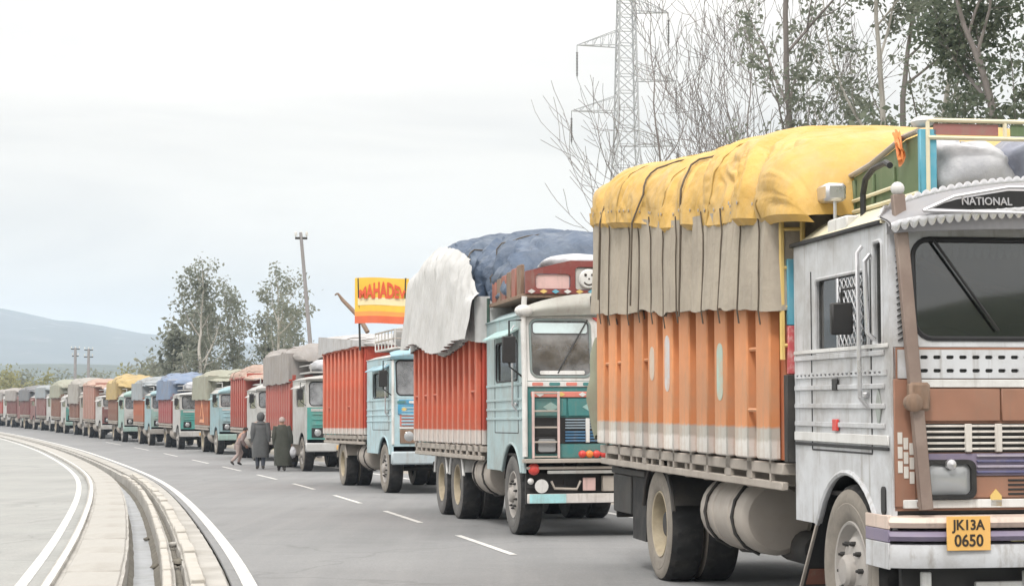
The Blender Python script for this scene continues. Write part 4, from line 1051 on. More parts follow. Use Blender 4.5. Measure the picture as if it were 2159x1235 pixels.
# ---- tarpaulins of the nearest lorry
ze1 = lambda v: 3.38 - .54*v + .03*math.sin(v*9)
def zr1(v): return 4.06 - .45*v - .08*sm(.90, 1.0, v) - .12*(1 - sm(0, .10, v))
d1 = Dome(-1.98, 3.95, 1.36, ze1, zr1, p=.54, q=.60, fold=.052, flap=.04, seed=2.3, caps=(.12, .62), crease=1.0)
d1.build('tarpaulin', M['yellow_tarp'], T1, 'yellow tarpaulin roped over the high load of the orange sided lorry', 'tarpaulin', nu=110, nv=170, ropes=(.10, .36, .62), rope_drop=lambda v: .75, seams=True)
curtain('canvas_sheet', M['grey_tarp'], T1, 'pleated grey canvas sheet hanging under the yellow tarpaulin above the orange sides', 'canvas', 1.272, -2.06, 4.0, lambda v: ze1(v) + .08, lambda v: 2.50 - .25*v, pitch=.44, amp=.075, seed=5, lw=.06, sharpf=.22, crease_shades=.95, subk=.15, jitp=.2)

# faded cloth bundle hanging at the tail corner of the nearest lorry
b = MB()
b.grid(lambda u, v: Vector((1.16 + (.07 + .07*math.sin(math.pi*v))*math.cos(2*math.pi*u)*(1 + .3*noise.noise(Vector((math.cos(2*math.pi*u)*2, math.sin(2*math.pi*u)*2, v*4)))), -2.33 + (.06 + .06*math.sin(math.pi*v))*math.sin(2*math.pi*u), 2.25 - 1.0*v + .03*math.sin(u*12))), 20, 14, True)
o_ = mk('cloth_bundle', b, paint('faded_green_cloth', (.26, .27, .20), rough=.9, da=.7, ds=6)); o_.matrix_world = T1; tag(o_, 'faded greenish cloth bundle hanging at the rear corner of the orange sided lorry', 'cloth')

# dark splash panels and tool box under the tail
for s_ in (1, -1):
    b = MB(); b.box(s_*.62, s_*1.10, -2.12, -.66, .90, .965, .01); b.box(s_*1.03, s_*1.085, -2.10, -1.30, .52, .895, .01); Q('tool_box', b, M['steel_dark'])
    b = MB(); b.plate([(-1.28, .30), (-.72, .30), (-.60, .60), (-.66, .895), (-1.28, .895)], (), (s_*1.06, 0, 0), (0, 1, 0), (0, 0, 1), .02); Q('splash_panel', b, M['rubber'])
b = MB(); b.box(-1.05, 1.05, -2.14, -2.10, .45, .90, .01); Q('tail_board', b, M['steel_dark'])
for x in (.55, 0., -.55): b = MB(); b.box(x - .03, x + .03, -2.17, -2.141, .46, .89, .004); Q('tail_stay', b, M['bed'])
# things inside the cab seen through the windscreen: fringe, garland, hanging charm
b = MB()
for k in range(40):
    x = -.94 + k*.048; b.plate([(x, 2.56), (x + .04, 2.56), (x + .04, 2.50), (x + .02, 2.47), (x, 2.50)], (), (0, 5.86, 0), (1, 0, 0), (0, 0, 1), .004)
fr_ = Q('fringe', b, paint('silver_fringe', (.50, .50, .48), streak=0))
b = MB(); b.tube([(-.9 + 1.8*k/24, 5.84, 2.46 - .22*math.sin(math.pi*k/24)**.8) for k in range(25)], .028, 8); Q('garland', b, paint('marigold_garland', (.62, .26, .05), streak=0))
b = MB(); b.ball((.12, 5.80, 2.16), .05, 10); b.tube([(.12, 5.80, 2.46), (.12, 5.80, 2.2)], .006, 5); b.tube([(.12, 5.80, 2.12), (.12, 5.80, 1.98)], [.02, .035], 8); Q('charm', b, M['redlens'])
# ------------------------------------------------------------------ second lorry: red sides, white canvas, blue dome
RED = dict(dirt=(.50, .22, .15), da=.45)
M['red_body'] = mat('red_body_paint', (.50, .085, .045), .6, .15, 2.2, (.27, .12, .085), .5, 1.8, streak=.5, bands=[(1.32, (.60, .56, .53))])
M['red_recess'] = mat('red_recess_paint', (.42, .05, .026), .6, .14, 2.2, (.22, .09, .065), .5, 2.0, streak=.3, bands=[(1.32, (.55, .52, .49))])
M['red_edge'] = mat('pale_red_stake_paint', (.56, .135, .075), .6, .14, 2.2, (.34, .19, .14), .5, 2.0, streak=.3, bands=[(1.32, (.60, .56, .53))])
P2 = at(1083, 1125, 24.1)
W2 = 4.05
T2 = truck_matrix((P2.x, P2.y), R(11.8), W2)
teal = paint('teal', (.05, .20, .20)); palegrey = paint('pale_blue_green', (.35, .46, .48)); 
y2 = 4.78
L2 = lorry(dict(mat4=T2, lod=1, wb=W2, cab=(2.42, y2), body=(-3.52, 2.36), bh=2.62, bz=1.12, bays=13, ribw=.30, ribd=.075, tandem=True, dusty=False,
    label='red sided three axle lorry with split windscreen and guard ladder, behind the silver cabbed lorry',
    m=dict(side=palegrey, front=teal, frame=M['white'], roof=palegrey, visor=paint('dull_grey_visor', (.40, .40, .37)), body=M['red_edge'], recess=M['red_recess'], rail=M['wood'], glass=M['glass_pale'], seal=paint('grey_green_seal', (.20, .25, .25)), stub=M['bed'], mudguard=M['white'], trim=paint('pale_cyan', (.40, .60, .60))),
    split=True, margin=.10, mid=.27, topgap=.06, eave=2.75, sill=1.93, visor=(2.72, 2.80, .10), visor_arch=.24, crown=.22, face='own', rungs=(1, 3, 5, 12.0), rungz=(1.85,), tank=(1.15, 2.3), head=.5))
def F2(name, x0, x1, z0, z1, d0, d1, mm, parent=L2, ch=.006): b = MB(); b.box(x0, x1, y2 + d0, y2 + d1, z0, z1, ch); return mk(name, b, mm, parent)
F2('waist_band', -1.1, 1.1, 1.86, 1.925, .001, .02, M['white'])
coral = paint('coral', (.62, .20, .16))
F2('waist_band', -1.05, 1.05, 1.73, 1.80, .001, .03, coral)
for x0, x1 in ((.60, 1.0), (.02, .58), (-.58, -.02), (-1.0, -.60)): F2('bonnet_panel', x0, x1, 1.50, 1.715, .001, .02, teal)
g = F2('grille', -1.0, 1.0, 1.16, 1.48, .001, .008, M['black'])
gsl = paint('grey_blue_slat', (.22, .28, .33)); gs2 = paint('deep_blue_slat', (.05, .14, .25))
for k in range(4): F2('grille_slat', .06, .62, 1.34 + k*.034, 1.36 + k*.034, .010, .028, gsl, g); F2('grille_slat', -.98, -.06, 1.34 + k*.034, 1.36 + k*.034, .010, .028, gsl, g)
for k in range(4): F2('grille_slat', .06, .62, 1.18 + k*.036, 1.205 + k*.036, .010, .028, gs2, g); F2('grille_slat', -.98, -.06, 1.18 + k*.036, 1.205 + k*.036, .010, .028, gs2, g)
F2('grille_divider', .31, .36, 1.17, 1.47, .012, .034, M['white'], g)
F2('lower_panel', -1.05, 1.05, .985, 1.15, .001, .02, teal)
for s in (1, -1):
    hl = F2('headlight', s*.72, s*1.0, 1.04, 1.24, .02, .05, M['black']); b = MB(); b.plate(rr(-.11, .11, 1.06, 1.22, .03), (), (s*.86, y2 + .054, 0), (-1, 0, 0), (0, 0, 1), .01); mk('lens', b, M['lens'], hl)
# guard ladder in front of the near headlight
b = MB()
for x in (.72, 1.04): b.bar((x, y2 + .09, .98), (x, y2 + .09, 1.80), .03, .03)
lg = mk('guard_ladder', b, paint('pink_white_bar', (.60, .45, .43)), L2)
for z in (1.0, 1.18, 1.36, 1.56, 1.78): b = MB(); b.bar((.72, y2 + .09, z), (1.04, y2 + .09, z), .022, .022); mk('rung', b, M['bed'], lg)
F2('bumper_shelf', -1.16, 1.16, .925, .975, -.02, .16, M['bed'])
F2('bumper_rail', -1.12, 1.12, .845, .88, .05, .10, M['bed']); F2('bumper_rail', -.7, .86, .79, .83, .05, .09, paint('grey_rail', (.40, .41, .40)))
for k, (x, mm) in enumerate(((.42, 'redlens'), (.33, 'amber'), (.24, 'redlens'), (.15, 'redlens'), (.05, 'white'))):
    b = MB(); b.ball((x, y2 + .09, 1.03), .052, 12, (1, .7, .9)); mk('marker_lamp', b, M[mm], L2)
F2('skid_plate', -1.1, 1.1, .42, .80, -.14, -.08, M['black'])
b = MB(); b.tube([(.80, y2 + .02, .70), (.76, y2 + .03, .61), (.48, y2 + .03, .60), (.43, y2 + .02, .70)], .016, 8); mk('tow_bar', b, M['bed'], L2)
b = MB(); b.lathe([(0, 0), (.03, .0), (.06, .04), (.085, .05), (.085, .06)], (.93, y2 + .0, .64), 'y', 18); mk('horn', b, M['white'], L2)
b = MB(); b.ball((1.06, y2 + .02, .70), .04, 10); mk('marker_lamp', b, M['white'], L2); b = MB(); b.ball((1.03, y2 + .07, .85), .075, 12, (1, .7, 1)); mk('marker_lamp', b, M['redlens'], L2)
F2('hanging_plate', .24, .40, .58, .74, .01, .03, paint('pale_pink_plate', (.62, .42, .40)))
F2('step_box', -.42, .15, .57, .76, -.05, .04, M['bed'])
bp2 = F2('bumper', -1.10, 1.10, .43, .545, -.02, .05, paint('dusty_white_bumper', (.58, .55, .53)))
F2('bumper_stripe', .62, 1.08, .432, .543, .0505, .056, paint('cyan_stripe', (.35, .66, .70)), bp2, .002); F2('bumper_stripe', -.56, -.34, .432, .543, .0505, .056, M['yellowbar'], bp2, .002)
# windscreen sun strip, red ornaments on the centre post, white corner pillar
rk = Vector((0, -.11, .82)).normalized()
b = MB(); b.plate(rr(-1.0, -.31, .60, .73, .03), (), (0, y2 + .006, 1.93), (-1, 0, 0), rk, .004); mk('sun_strip', b, paint('cyan_white_strip', (.55, .66, .68), streak=0), L2)
b = MB(); b.plate(rr(-.93, -.36, .08, .13, .02), (), (0, y2 + .008, 1.93), (-1, 0, 0), rk, .004); mk('sun_strip', b, M['white'], L2)
b = MB(); b.plate([(-.24, .80), (.24, .80), (0, .60)], (), (0, y2 + .012, 1.93), (-1, 0, 0), rk, .02); mk('red_ornament', b, M['redlens'], L2)
b = MB(); b.ball((0, y2 - .02, 2.45), .07, 12); b.bar((.18, y2 + .02, 2.0), (-.02, y2 - .02, 2.28), .05, .02); mk('red_ornament', b, M['redlens'], L2)
b = MB(); b.ball((0, y2 - .01, 2.30), .045, 10); b.ball((-.02, y2 + .0, 2.16), .035, 10); mk('tassel', b, M['sack_dark'], L2)
b = MB(); b.tube([(1.13, y2 + .03, 1.0), (1.13, y2 + .02, 1.9), (1.13, y2 - .06, 2.72), (1.11, y2 - .06, 2.98)], .035, 8); mk('corner_pillar', b, M['white'], L2)
b = MB(); b.ball((1.12, y2 - .05, 2.80), .08, 12, (1.5, 1, 1)); mk('marker_lamp', b, M['white'], L2)
b = MB()
for k in range(9): z_ = 2.0 + k*.075; b.plate([(-.05, 0), (.05, 0), (0, .05)], (), (.0, y2 + .016 - (z_ - 1.93)*.134, z_), (-1, 0, 0), rk, .006)
mk('painted_flags', b, coral, L2)
for k in range(8):
    b = MB(); x = -.95 + k*.27; b.plate([(-.05, 0), (0, -.03), (.05, 0), (0, .03)], (), (x, y2 + .032, 1.765), (-1, 0, 0), (0, 0, 1), .006); mk('painted_diamond', b, M['white'] if k % 2 else M['yellowbar'], L2)
for k in range(10):
    b = MB(); x = -.97 + k*.215; b.plate(rr(-.07, .07, -.02, .02, .015), (), (x, y2 + .022, 1.893), (-1, 0, 0), (0, 0, 1), .006); mk('painted_motif', b, (teal, coral)[k % 2], L2)
for x in (.80, .30, -.30, -.80): b = MB(); b.plate([(-.10, 0), (0, -.06), (.10, 0), (0, .06)], (), (x, y2 + .022, 1.61), (-1, 0, 0), (0, 0, 1), .006); mk('painted_diamond', b, paint('pale_teal', (.28, .46, .44)), L2)
F2('visor_vent', .12, .28, 2.86, 2.99, -.03, .03, M['black'])
# crate on the cab roof with fascia
rc = mk('roof_rack', MB().box(-1.12, 1.12, 2.5, 4.62, 2.97, 3.02), M['wood'], L2)
rust = paint('red_brown_board', (.30, .09, .06))
for s in (1, -1):
    for k in range(6):
        b = MB(); b.box(s*1.05, s*1.10, 2.6 + k*.32, 2.6 + k*.32 + .26, 3.0, 3.30 + .02*k, .01); mk('plank', b, rust if k % 2 == 0 else M['wood'], rc)
b = MB(); b.plate([(-1.08, 3.02), (1.08, 3.02), (1.08, 3.30), (.5, 3.44), (-.5, 3.44), (-1.08, 3.30)], [rr(-.95, -.50, 3.08, 3.27, .05), rr(-.44, -.12, 3.07, 3.36, .05), rr(.50, .95, 3.08, 3.27, .05)], (0, 4.62, 0), (-1, 0, 0), (0, 0, 1), .04); fas = mk('fascia', b, paint('maroon', (.20, .045, .04)), rc)
for x0, x1 in ((-.94, -.51), (.51, .94)): b = MB(); b.box(x0, x1, 4.60, 4.615, 3.085, 3.265, .003); mk('fascia_panel', b, paint('pale_pink_plate', (.6, .4, .4)), fas)
b = MB(); b.box(.13, .43, 4.60, 4.612, 3.08, 3.35, .003); mk('fascia_panel', b, paint('pale_grey_board', (.5, .5, .48)), fas)
b = MB(); b.lathe([(0, .03), (.11, .02), (.125, 0)], (.27, 4.645, 3.21), 'y', 24); fd = mk('face_disc', b, M['white'], fas)
for dx, dz, r in ((.045, .05, .018), (-.045, .05, .018), (0, .0, .012)): b = MB(); b.ball((.27 + dx, 4.675, 3.21 + dz), r, 8); mk('face_mark', b, M['ink'], fd)
b = MB(); b.tube([(.27 + .075*math.cos(R(a)), 4.668, 3.21 + .075*math.sin(R(a))) for a in range(205, 340, 15)], .010, 6); mk('face_mark', b, M['ink'], fd)
for k in range(14):
    x = -1.0 + k*.154; b = MB(); b.plate([(-.05, 0), (0, -.028), (.05, 0), (0, .028)], (), (x, 4.644, 3.05), (-1, 0, 0), (0, 0, 1), .008); mk('painted_diamond', b, (M['yellowbar'], M['white'], M['skyblue'])[k % 3], fas)
sack('sack', (.05, 4.2, 3.42), (.75, .38, .13), M['sack'], 'white rolled sheet lying on the roof crate of the red lorry with three axles', 3.3, T2, 'roll')
for s in (1,):
    b = MB(); b.tube([(1.12, 2.44, 1.1), (1.12, 2.44, 3.1)], .022, 6); mk('corner_post', b, paint('dark_green_post', (.04, .09, .07)), L2)
ze2 = lambda v: 3.62 - .55*sm(.55, 1, v)
zr2 = lambda v: 4.40 - .36*v - .05*sm(.9, 1, v) - .35*(1 - sm(0, .3, v))
d2 = Dome(-3.10, 2.7, 1.20, ze2, zr2, p=.7, q=.75, fold=.10, flap=.03, seed=7.9, caps=(.45, .9), crease=1.2)
d2.build('tarpaulin', M['blue_tarp'], T2, 'slate blue tarpaulin domed over the load of the red lorry with three axles', 'tarpaulin', ropes=(.35, .7, .93))
under = curtain('canvas_sheet', M['white_tarp'], T2, 'white pleated canvas sheet hanging over the upper red sides under the slate blue tarpaulin', 'canvas', 1.255, -3.36, 2.40,
        lambda v: ze2(v) + .06, lambda v: 2.56 - .12*v + .09*math.sin(v*8.5), pitch=.30, amp=.05, seed=9, lw=.03, sharpf=.5, rows=8)
def drape():
    """upper flap of the white canvas, lying over the shoulder of the load and hanging down the near side"""
    rl = random.Random(4); cuts = [-4.]
    while cuts[-1] < 4: cuts.append(cuts[-1] + rl.uniform(.20, .36))
    def fn(a, b):
        y = -3.18 + 5.74*a; k = 0
        while cuts[k + 1] < y: k += 1
        pl = abs(math.sin(math.pi*(y - cuts[k])/(cuts[k+1] - cuts[k])))**.42
        v = (y - d2.y0)/(d2.y1 - d2.y0); tt = .17 + .045*math.sin(a*5.2 + .4) - .13*sm(.80, 1.0, a) - .05*(1 - sm(0, .10, a)) + .006*noise.noise(Vector((y*1.5, 2, 2)))
        e = d2.pt(.0005, v)
        if b < .42:
            p = d2.pt(max(.0005, tt*(1 - b/.42)), v, .05); p.y = y; p.x += .05 + .04*b/.42 + .05*pl*b/.42
            p.z += .02*pl
        else:
            f = (b - .42)/.58; zl = 2.60 - .14*a + .09*math.sin(a*8.5) + .025*noise.noise(Vector((y*2.2, 7, 1)))
            p = Vector((max(e.x, 1.24) + .09 + (.05 + .11*f)*pl + .03*noise.noise(Vector((y*1.3, f*2, 4))), y + .02*noise.noise(Vector((y, f*3, 8))), e.z + (zl - e.z)*f))
        p.x = max(p.x, 1.33*(b >= .42)) if b >= .42 else p.x
        return p
    b_ = MB(); b_.grid(fn, 230, 26); return mk('flap', b_, M['white_tarp'], under, sharp=80)
d2.fold = .03; drape(); d2.fold = .10
for sx_ in (1,):
    o_ = sack('sack', (1.0, -3.15, 3.80), (.14, .16, .15), M['sack_dark'], 'dark cloth bundle wedged at the top rear corner of the white canvas', 2.2, T2, 'bundle')

# ------------------------------------------------------------------ third lorry: red ribbed body, pale blue cab, banner
P3 = at(812, 1037, 38.8); W3 = 5.0
T3 = truck_matrix((P3.x, P3.y), R(15.0), W3)
pb_ = paint('pale_blue_cab', (.40, .55, .60)); y3 = 5.82
L3 = lorry(dict(mat4=T3, lod=1, wb=W3, cab=(3.12, y3), body=(-2.2, 3.05), bh=3.05, bz=1.18, bays=10, ribw=.34, ribd=.08, dusty=True,
    label='pale blue cabbed lorry with tall ribbed red sides standing under the yellow banner',
    m=dict(side=pb_, front=pb_, roof=M['white'], body=M['red_edge'], recess=M['red_recess'], glass=M['glass_pale'], visor=paint('mid_blue', (.28, .48, .58)), trim=paint('mid_blue', (.28, .48, .58)), band=paint('strong_blue', (.06, .30, .50)), grille=coral, slat=paint('mid_blue', (.28, .48, .58)), bumper=paint('grey_blue_bumper', (.38, .44, .47)), lampbox=M['wood'], mudguard=M['bed']),
    eave=2.75, visor=(2.70, 2.84, .16), rungs=(2, 7), head=.1))
b = MB(); b.box(-1.02, 1.02, y3 + .001, y3 + .03, 1.60, 1.80, .006); mk('blue_panel', b, paint('strong_blue', (.06, .30, .50)), L3)
for k in range(8):
    b = MB(); x = -.9 + k*.257; b.plate([(-.06, 0), (0, -.035), (.06, 0), (0, .035)], (), (x, y3 + .036, 1.70), (-1, 0, 0), (0, 0, 1), .008); mk('painted_diamond', b, (M['white'], M['yellowbar'])[k % 2], L3)
for k in range(9):
    b = MB(); x = -.95 + k*.2375; b.plate(rr(-.085, .085, -.025, .025, .02), (), (x, y3 + .02, 1.845), (-1, 0, 0), (0, 0, 1), .008); mk('painted_motif', b, (coral, M['white'], teal)[k % 3], L3)
b = MB(); b.box(-.99, .99, y3 + .001, y3 + .02, 1.31, 1.345, .004); mk('trim_strip', b, M['white'], L3)
b = MB(); b.box(-.55, .55, y3 + .001, y3 + .02, 1.03, 1.28, .006); mk('lower_panel', b, teal, L3)
for s in (1, -1): b = MB(); b.tube([(s*1.12, y3 + .0, 1.0), (s*1.12, y3 + .0, 1.95), (s*1.10, y3 - .10, 2.8)], .03, 8); mk('corner_pillar', b, M['white'], L3)
curtain('canvas_sheet', paint('grey_sheet', (.42, .42, .43), rough=.85), T3, 'grey canvas strip folded over the top of the tall red ribbed sides', 'canvas', 1.30, -2.25, 3.05, lambda v: 3.50 - .30*v, lambda v: 3.08, pitch=.55, amp=.03, seed=3, lw=.03)
d3 = Dome(-2.2, 3.0, 1.24, lambda v: 3.42 - .3*v, lambda v: 3.58 - .3*v, fold=.05, flap=.02, seed=4.4, caps=(.1, .2))
d3.build('tarpaulin', paint('grey_sheet', (.42, .42, .43)), T3, 'flat grey tarpaulin covering the top of the red ribbed load body', 'tarpaulin', 40, 50, ropes=(.3, .6, .9))
# roof rack with oddments
rk3 = mk('roof_rack', MB().box(-1.0, 1.0, 3.3, 5.5, 2.93, 2.97), M['white'], L3)
for k in range(7):
    for s in (1, -1): b = MB(); b.tube([(s*1.0, 3.35 + k*.35, 2.95), (s*1.0, 3.35 + k*.35, 3.32)], .014, 6); mk('rack_upright', b, M['white'], rk3)
for z in (3.14, 3.32): b = MB(); b.tube([(1.0, 3.35, z), (1.0, 5.45, z), (-1.0, 5.45, z), (-1.0, 3.35, z)], .018, 6); mk('rack_rail', b, M['bed'], rk3)
sack('sack', (.2, 4.4, 3.22), (.6, .6, .25), M['sack'], 'pale sack in the roof rack under the yellow banner', 8.8, T3)
sack('sack', (-.5, 5.1, 3.16), (.35, .3, .2), M['green'], 'green bundle at the front of the roof rack under the yellow banner', 5.8, T3, 'bundle')
b = MB(); b.box(.45, .72, 5.0, 5.3, 3.14, 3.36, .02); b.tube([(.58, 5.15, 3.36), (.58, 5.15, 3.44)], .05, 10); o_ = mk('jerrycan', b, M['black']); o_.matrix_world = T3; tag(o_, 'black jerrycan standing in the roof rack below the banner', 'jerrycan')
# banner, facing along the queue, on two poles
bY = 38.9
c0, c1 = at(748, 682, bY), at(862, 586, bY)
bm4 = empty('banner', Matrix.Translation((c0 + c1)/2) @ Matrix.Rotation(R(3), 4, 'Z'))
tag(bm4, 'yellow banner with arched red lettering raised above the pale blue cab', 'banner')
bw_, bh_ = (c1.x - c0.x), (c1.z - c0.z)
b = MB(); b.grid(lambda u, v: Vector((bw_*(u - .5), .02*math.sin(u*7 + v*2), bh_*(v - .5) + .012*math.sin(u*5))), 24, 12); b.grid(lambda u, v: Vector((bw_*(.5 - u), .012 + .02*math.sin((1-u)*7 + v*2), bh_*(v - .5) + .012*math.sin((1-u)*5))), 24, 12)
by = paint('banner_yellow', (.78, .50, .06), rough=.6, streak=0, da=.2); mk('cloth', b, by, bm4)
def strip(z0, z1, mm, nm, inset=.0):
    b = MB(); b.grid(lambda u, v: Vector(((bw_ - inset)*(u - .5), .02*math.sin(u*7 + ((z0 + (z1-z0)*v)/bh_ + .5)*2) - .006, z0 + (z1 - z0)*v + .012*math.sin(u*5))), 24, 3); return mk(nm, b, mm, bm4)
strip(-.10*bh_, .06*bh_, paint('banner_cream', (.80, .68, .42), streak=0, da=.15), 'cream_strip', .12); strip(-.5*bh_, -.34*bh_, paint('banner_red', (.70, .14, .06), streak=0, da=.2), 'red_strip'); strip(-.34*bh_, -.24*bh_, paint('banner_orange', (.80, .32, .08), streak=0, da=.2), 'orange_strip')
def arch_(co):
    x = co.x/.62; return Vector((co.x, -.08 + (co.y + .09)*(1.75 - .95*x*x), co.z))
me = text_mesh('MAHADEV', .26, .002, arch_, .010); me.materials.append(paint('banner_letter_red', (.66, .10, .04), streak=0, da=.1))
o_ = mk('lettering', me, None, bm4, (0, -.028, .13*bh_)); o_.rotation_euler = (R(90), 0, 0); w_ = max(v.co.x for v in me.vertices) - min(v.co.x for v in me.vertices); o_.scale = (.86*bw_/w_, 1, 1)
for s in (-1, 1):
    b = MB(); b.tube([(s*bw_*.44, .03, bh_*.5), (s*bw_*.40, .05, -bh_*.5 - .55)], .022, 6); mk('pole', b, M['steel_dark'], bm4)
b = MB(); b.tube([at(712, 618, 41.0), at(722, 632, 41.0), at(757, 668, 40.6), at(775, 700, 40.4)], [.02, .04, .05, .05], 8); b.tube([at(712, 618, 41.0), at(706, 622, 41.0)], .02, 6)
tag(mk('bent_pipe', b, M['wood']), 'grey brown pole slanting up left of the yellow banner', 'pole')

# ------------------------------------------------------------------ the rest of the queue
white = paint('grubby_white', (0.448, 0.448, 0.440)); mint = paint('mint', (0.288, 0.416, 0.384)); tealb = paint('bright_teal', (0.064, 0.288, 0.264)); lblue = paint('light_blue', (0.264, 0.400, 0.440))
redf = paint('plain_red', (0.368, 0.064, 0.044)); redo = paint('orange_red', (0.400, 0.120, 0.056)); crimson = paint('crimson', (0.304, 0.040, 0.044)); salmon = paint('salmon', (0.352, 0.176, 0.136)); brown = paint('rust_brown', (0.216, 0.096, 0.064)); dred = paint('dull_red', (0.192, 0.068, 0.064))
olive = paint('olive_canvas', (0.288, 0.296, 0.240), rough=.85); gcv = paint('mid_grey_canvas', (0.288, 0.272, 0.264), rough=.85); bluec = paint('pale_blue_canvas', (0.160, 0.216, 0.320), rough=.7); bgrey = paint('blue_grey_canvas', (0.272, 0.304, 0.328), rough=.8); ycv = paint('yellow_canvas', (0.400, 0.296, 0.128), rough=.7); dgrey = paint('dark_grey_canvas', (0.160, 0.168, 0.184), rough=.8); palecv = paint('pale_canvas', (0.320, 0.308, 0.288), rough=.8); pinkcv = paint('pink_canvas', (0.384, 0.272, 0.224), rough=.8)
# px of the near front wheel, depth, heading, cab side, cab front, body colour, body top, cover (material, edge, ridge) or None, label, cover label, category colour
FAR = [
 (640, 57.0, 16.0, white, tealb, redf, 2.72, (gcv, 3.55, 3.95, 1), 'teal fronted lorry with white cab and red sides behind the two people in long coats', 'grey canvas cover stretched high over the red sided teal fronted lorry'),
 (537, 70.0, 16.5, white, white, redf, 3.05, (pinkcv, 3.15, 3.45, 0), 'white cabbed lorry with flat red sides beside the stooping person', 'pinkish sheet lying low over the flat red load of the white cabbed lorry'),
 (455, 79.5, 17.0, lblue, lblue, redo, 2.35, (olive, 3.25, 3.45, 1), 'light blue cabbed lorry with an orange triangle on its red side', 'olive grey canvas cover on the lorry with the orange triangle'),
 (375, 89.0, 17.5, white, tealb, crimson, 2.40, (bluec, 3.2, 3.5, 1), 'teal fronted lorry with crimson sides under a blue canvas', 'pale blue canvas cover over the crimson sided lorry'),
 (315, 98.0, 18.2, lblue, mint, redo, 2.40, (bgrey, 3.2, 3.45, 1), 'mint fronted lorry with orange red sides under a grey canvas', 'blue grey canvas cover on the mint fronted orange sided lorry'),
 (260, 107.0, 19.0, mint, white, brown, 2.45, (ycv, 3.3, 3.7, 1), 'pale mint lorry with rust brown sides carrying a yellow heap', 'yellow canvas heaped over the rust brown lorry'),
 (213, 116.0, 19.8, white, dred, salmon, 3.25, (pinkcv, 3.3, 3.5, 0), 'salmon sided lorry with rounded high load', 'pink sheet over the salmon sided lorry'),
 (176, 125.5, 20.6, palecv, white, brown, 2.2, (palecv, 3.4, 3.75, 1), 'lorry almost wholly wrapped in pale grey canvas', 'pale grey canvas wrapped down the sides of a distant lorry'),
 (138, 135.0, 21.4, white, tealb, brown, 2.6, (olive, 3.35, 3.75, 1), 'distant white and green fronted lorry with brown sides', 'olive canvas cover on the distant brown sided lorry'),
 (104, 144.5, 22.2, white, white, dred, 2.6, (bgrey, 3.3, 3.6, 1), 'distant white cabbed lorry with dark red sides', 'grey canvas on the distant white cabbed lorry'),
 (72, 154.0, 23.0, dred, dgrey, dred, 2.4, (dgrey, 3.2, 3.45, 1), 'distant dull red lorry under a dark grey canvas with black front', 'dark grey canvas on the distant dull red lorry'),
 (44, 164.0, 24.0, dred, white, dred, 2.4, (gcv, 3.2, 3.4, 1), 'distant dull red lorry with white front under mid grey canvas', 'mid grey canvas on a distant dull red lorry'),
 (18, 174.0, 24.6, white, white, redf, 2.4, (gcv, 3.1, 3.4, 1), 'farthest white cabbed lorry in view at the bend', 'mid grey canvas on the farthest lorry in view'),
 (-8, 184.0, 25.2, white, lblue, dred, 2.4, (palecv, 3.1, 3.3, 1), 'pale lorry cut by the picture edge at the far bend', 'pale canvas on the lorry cut by the picture edge'),
]
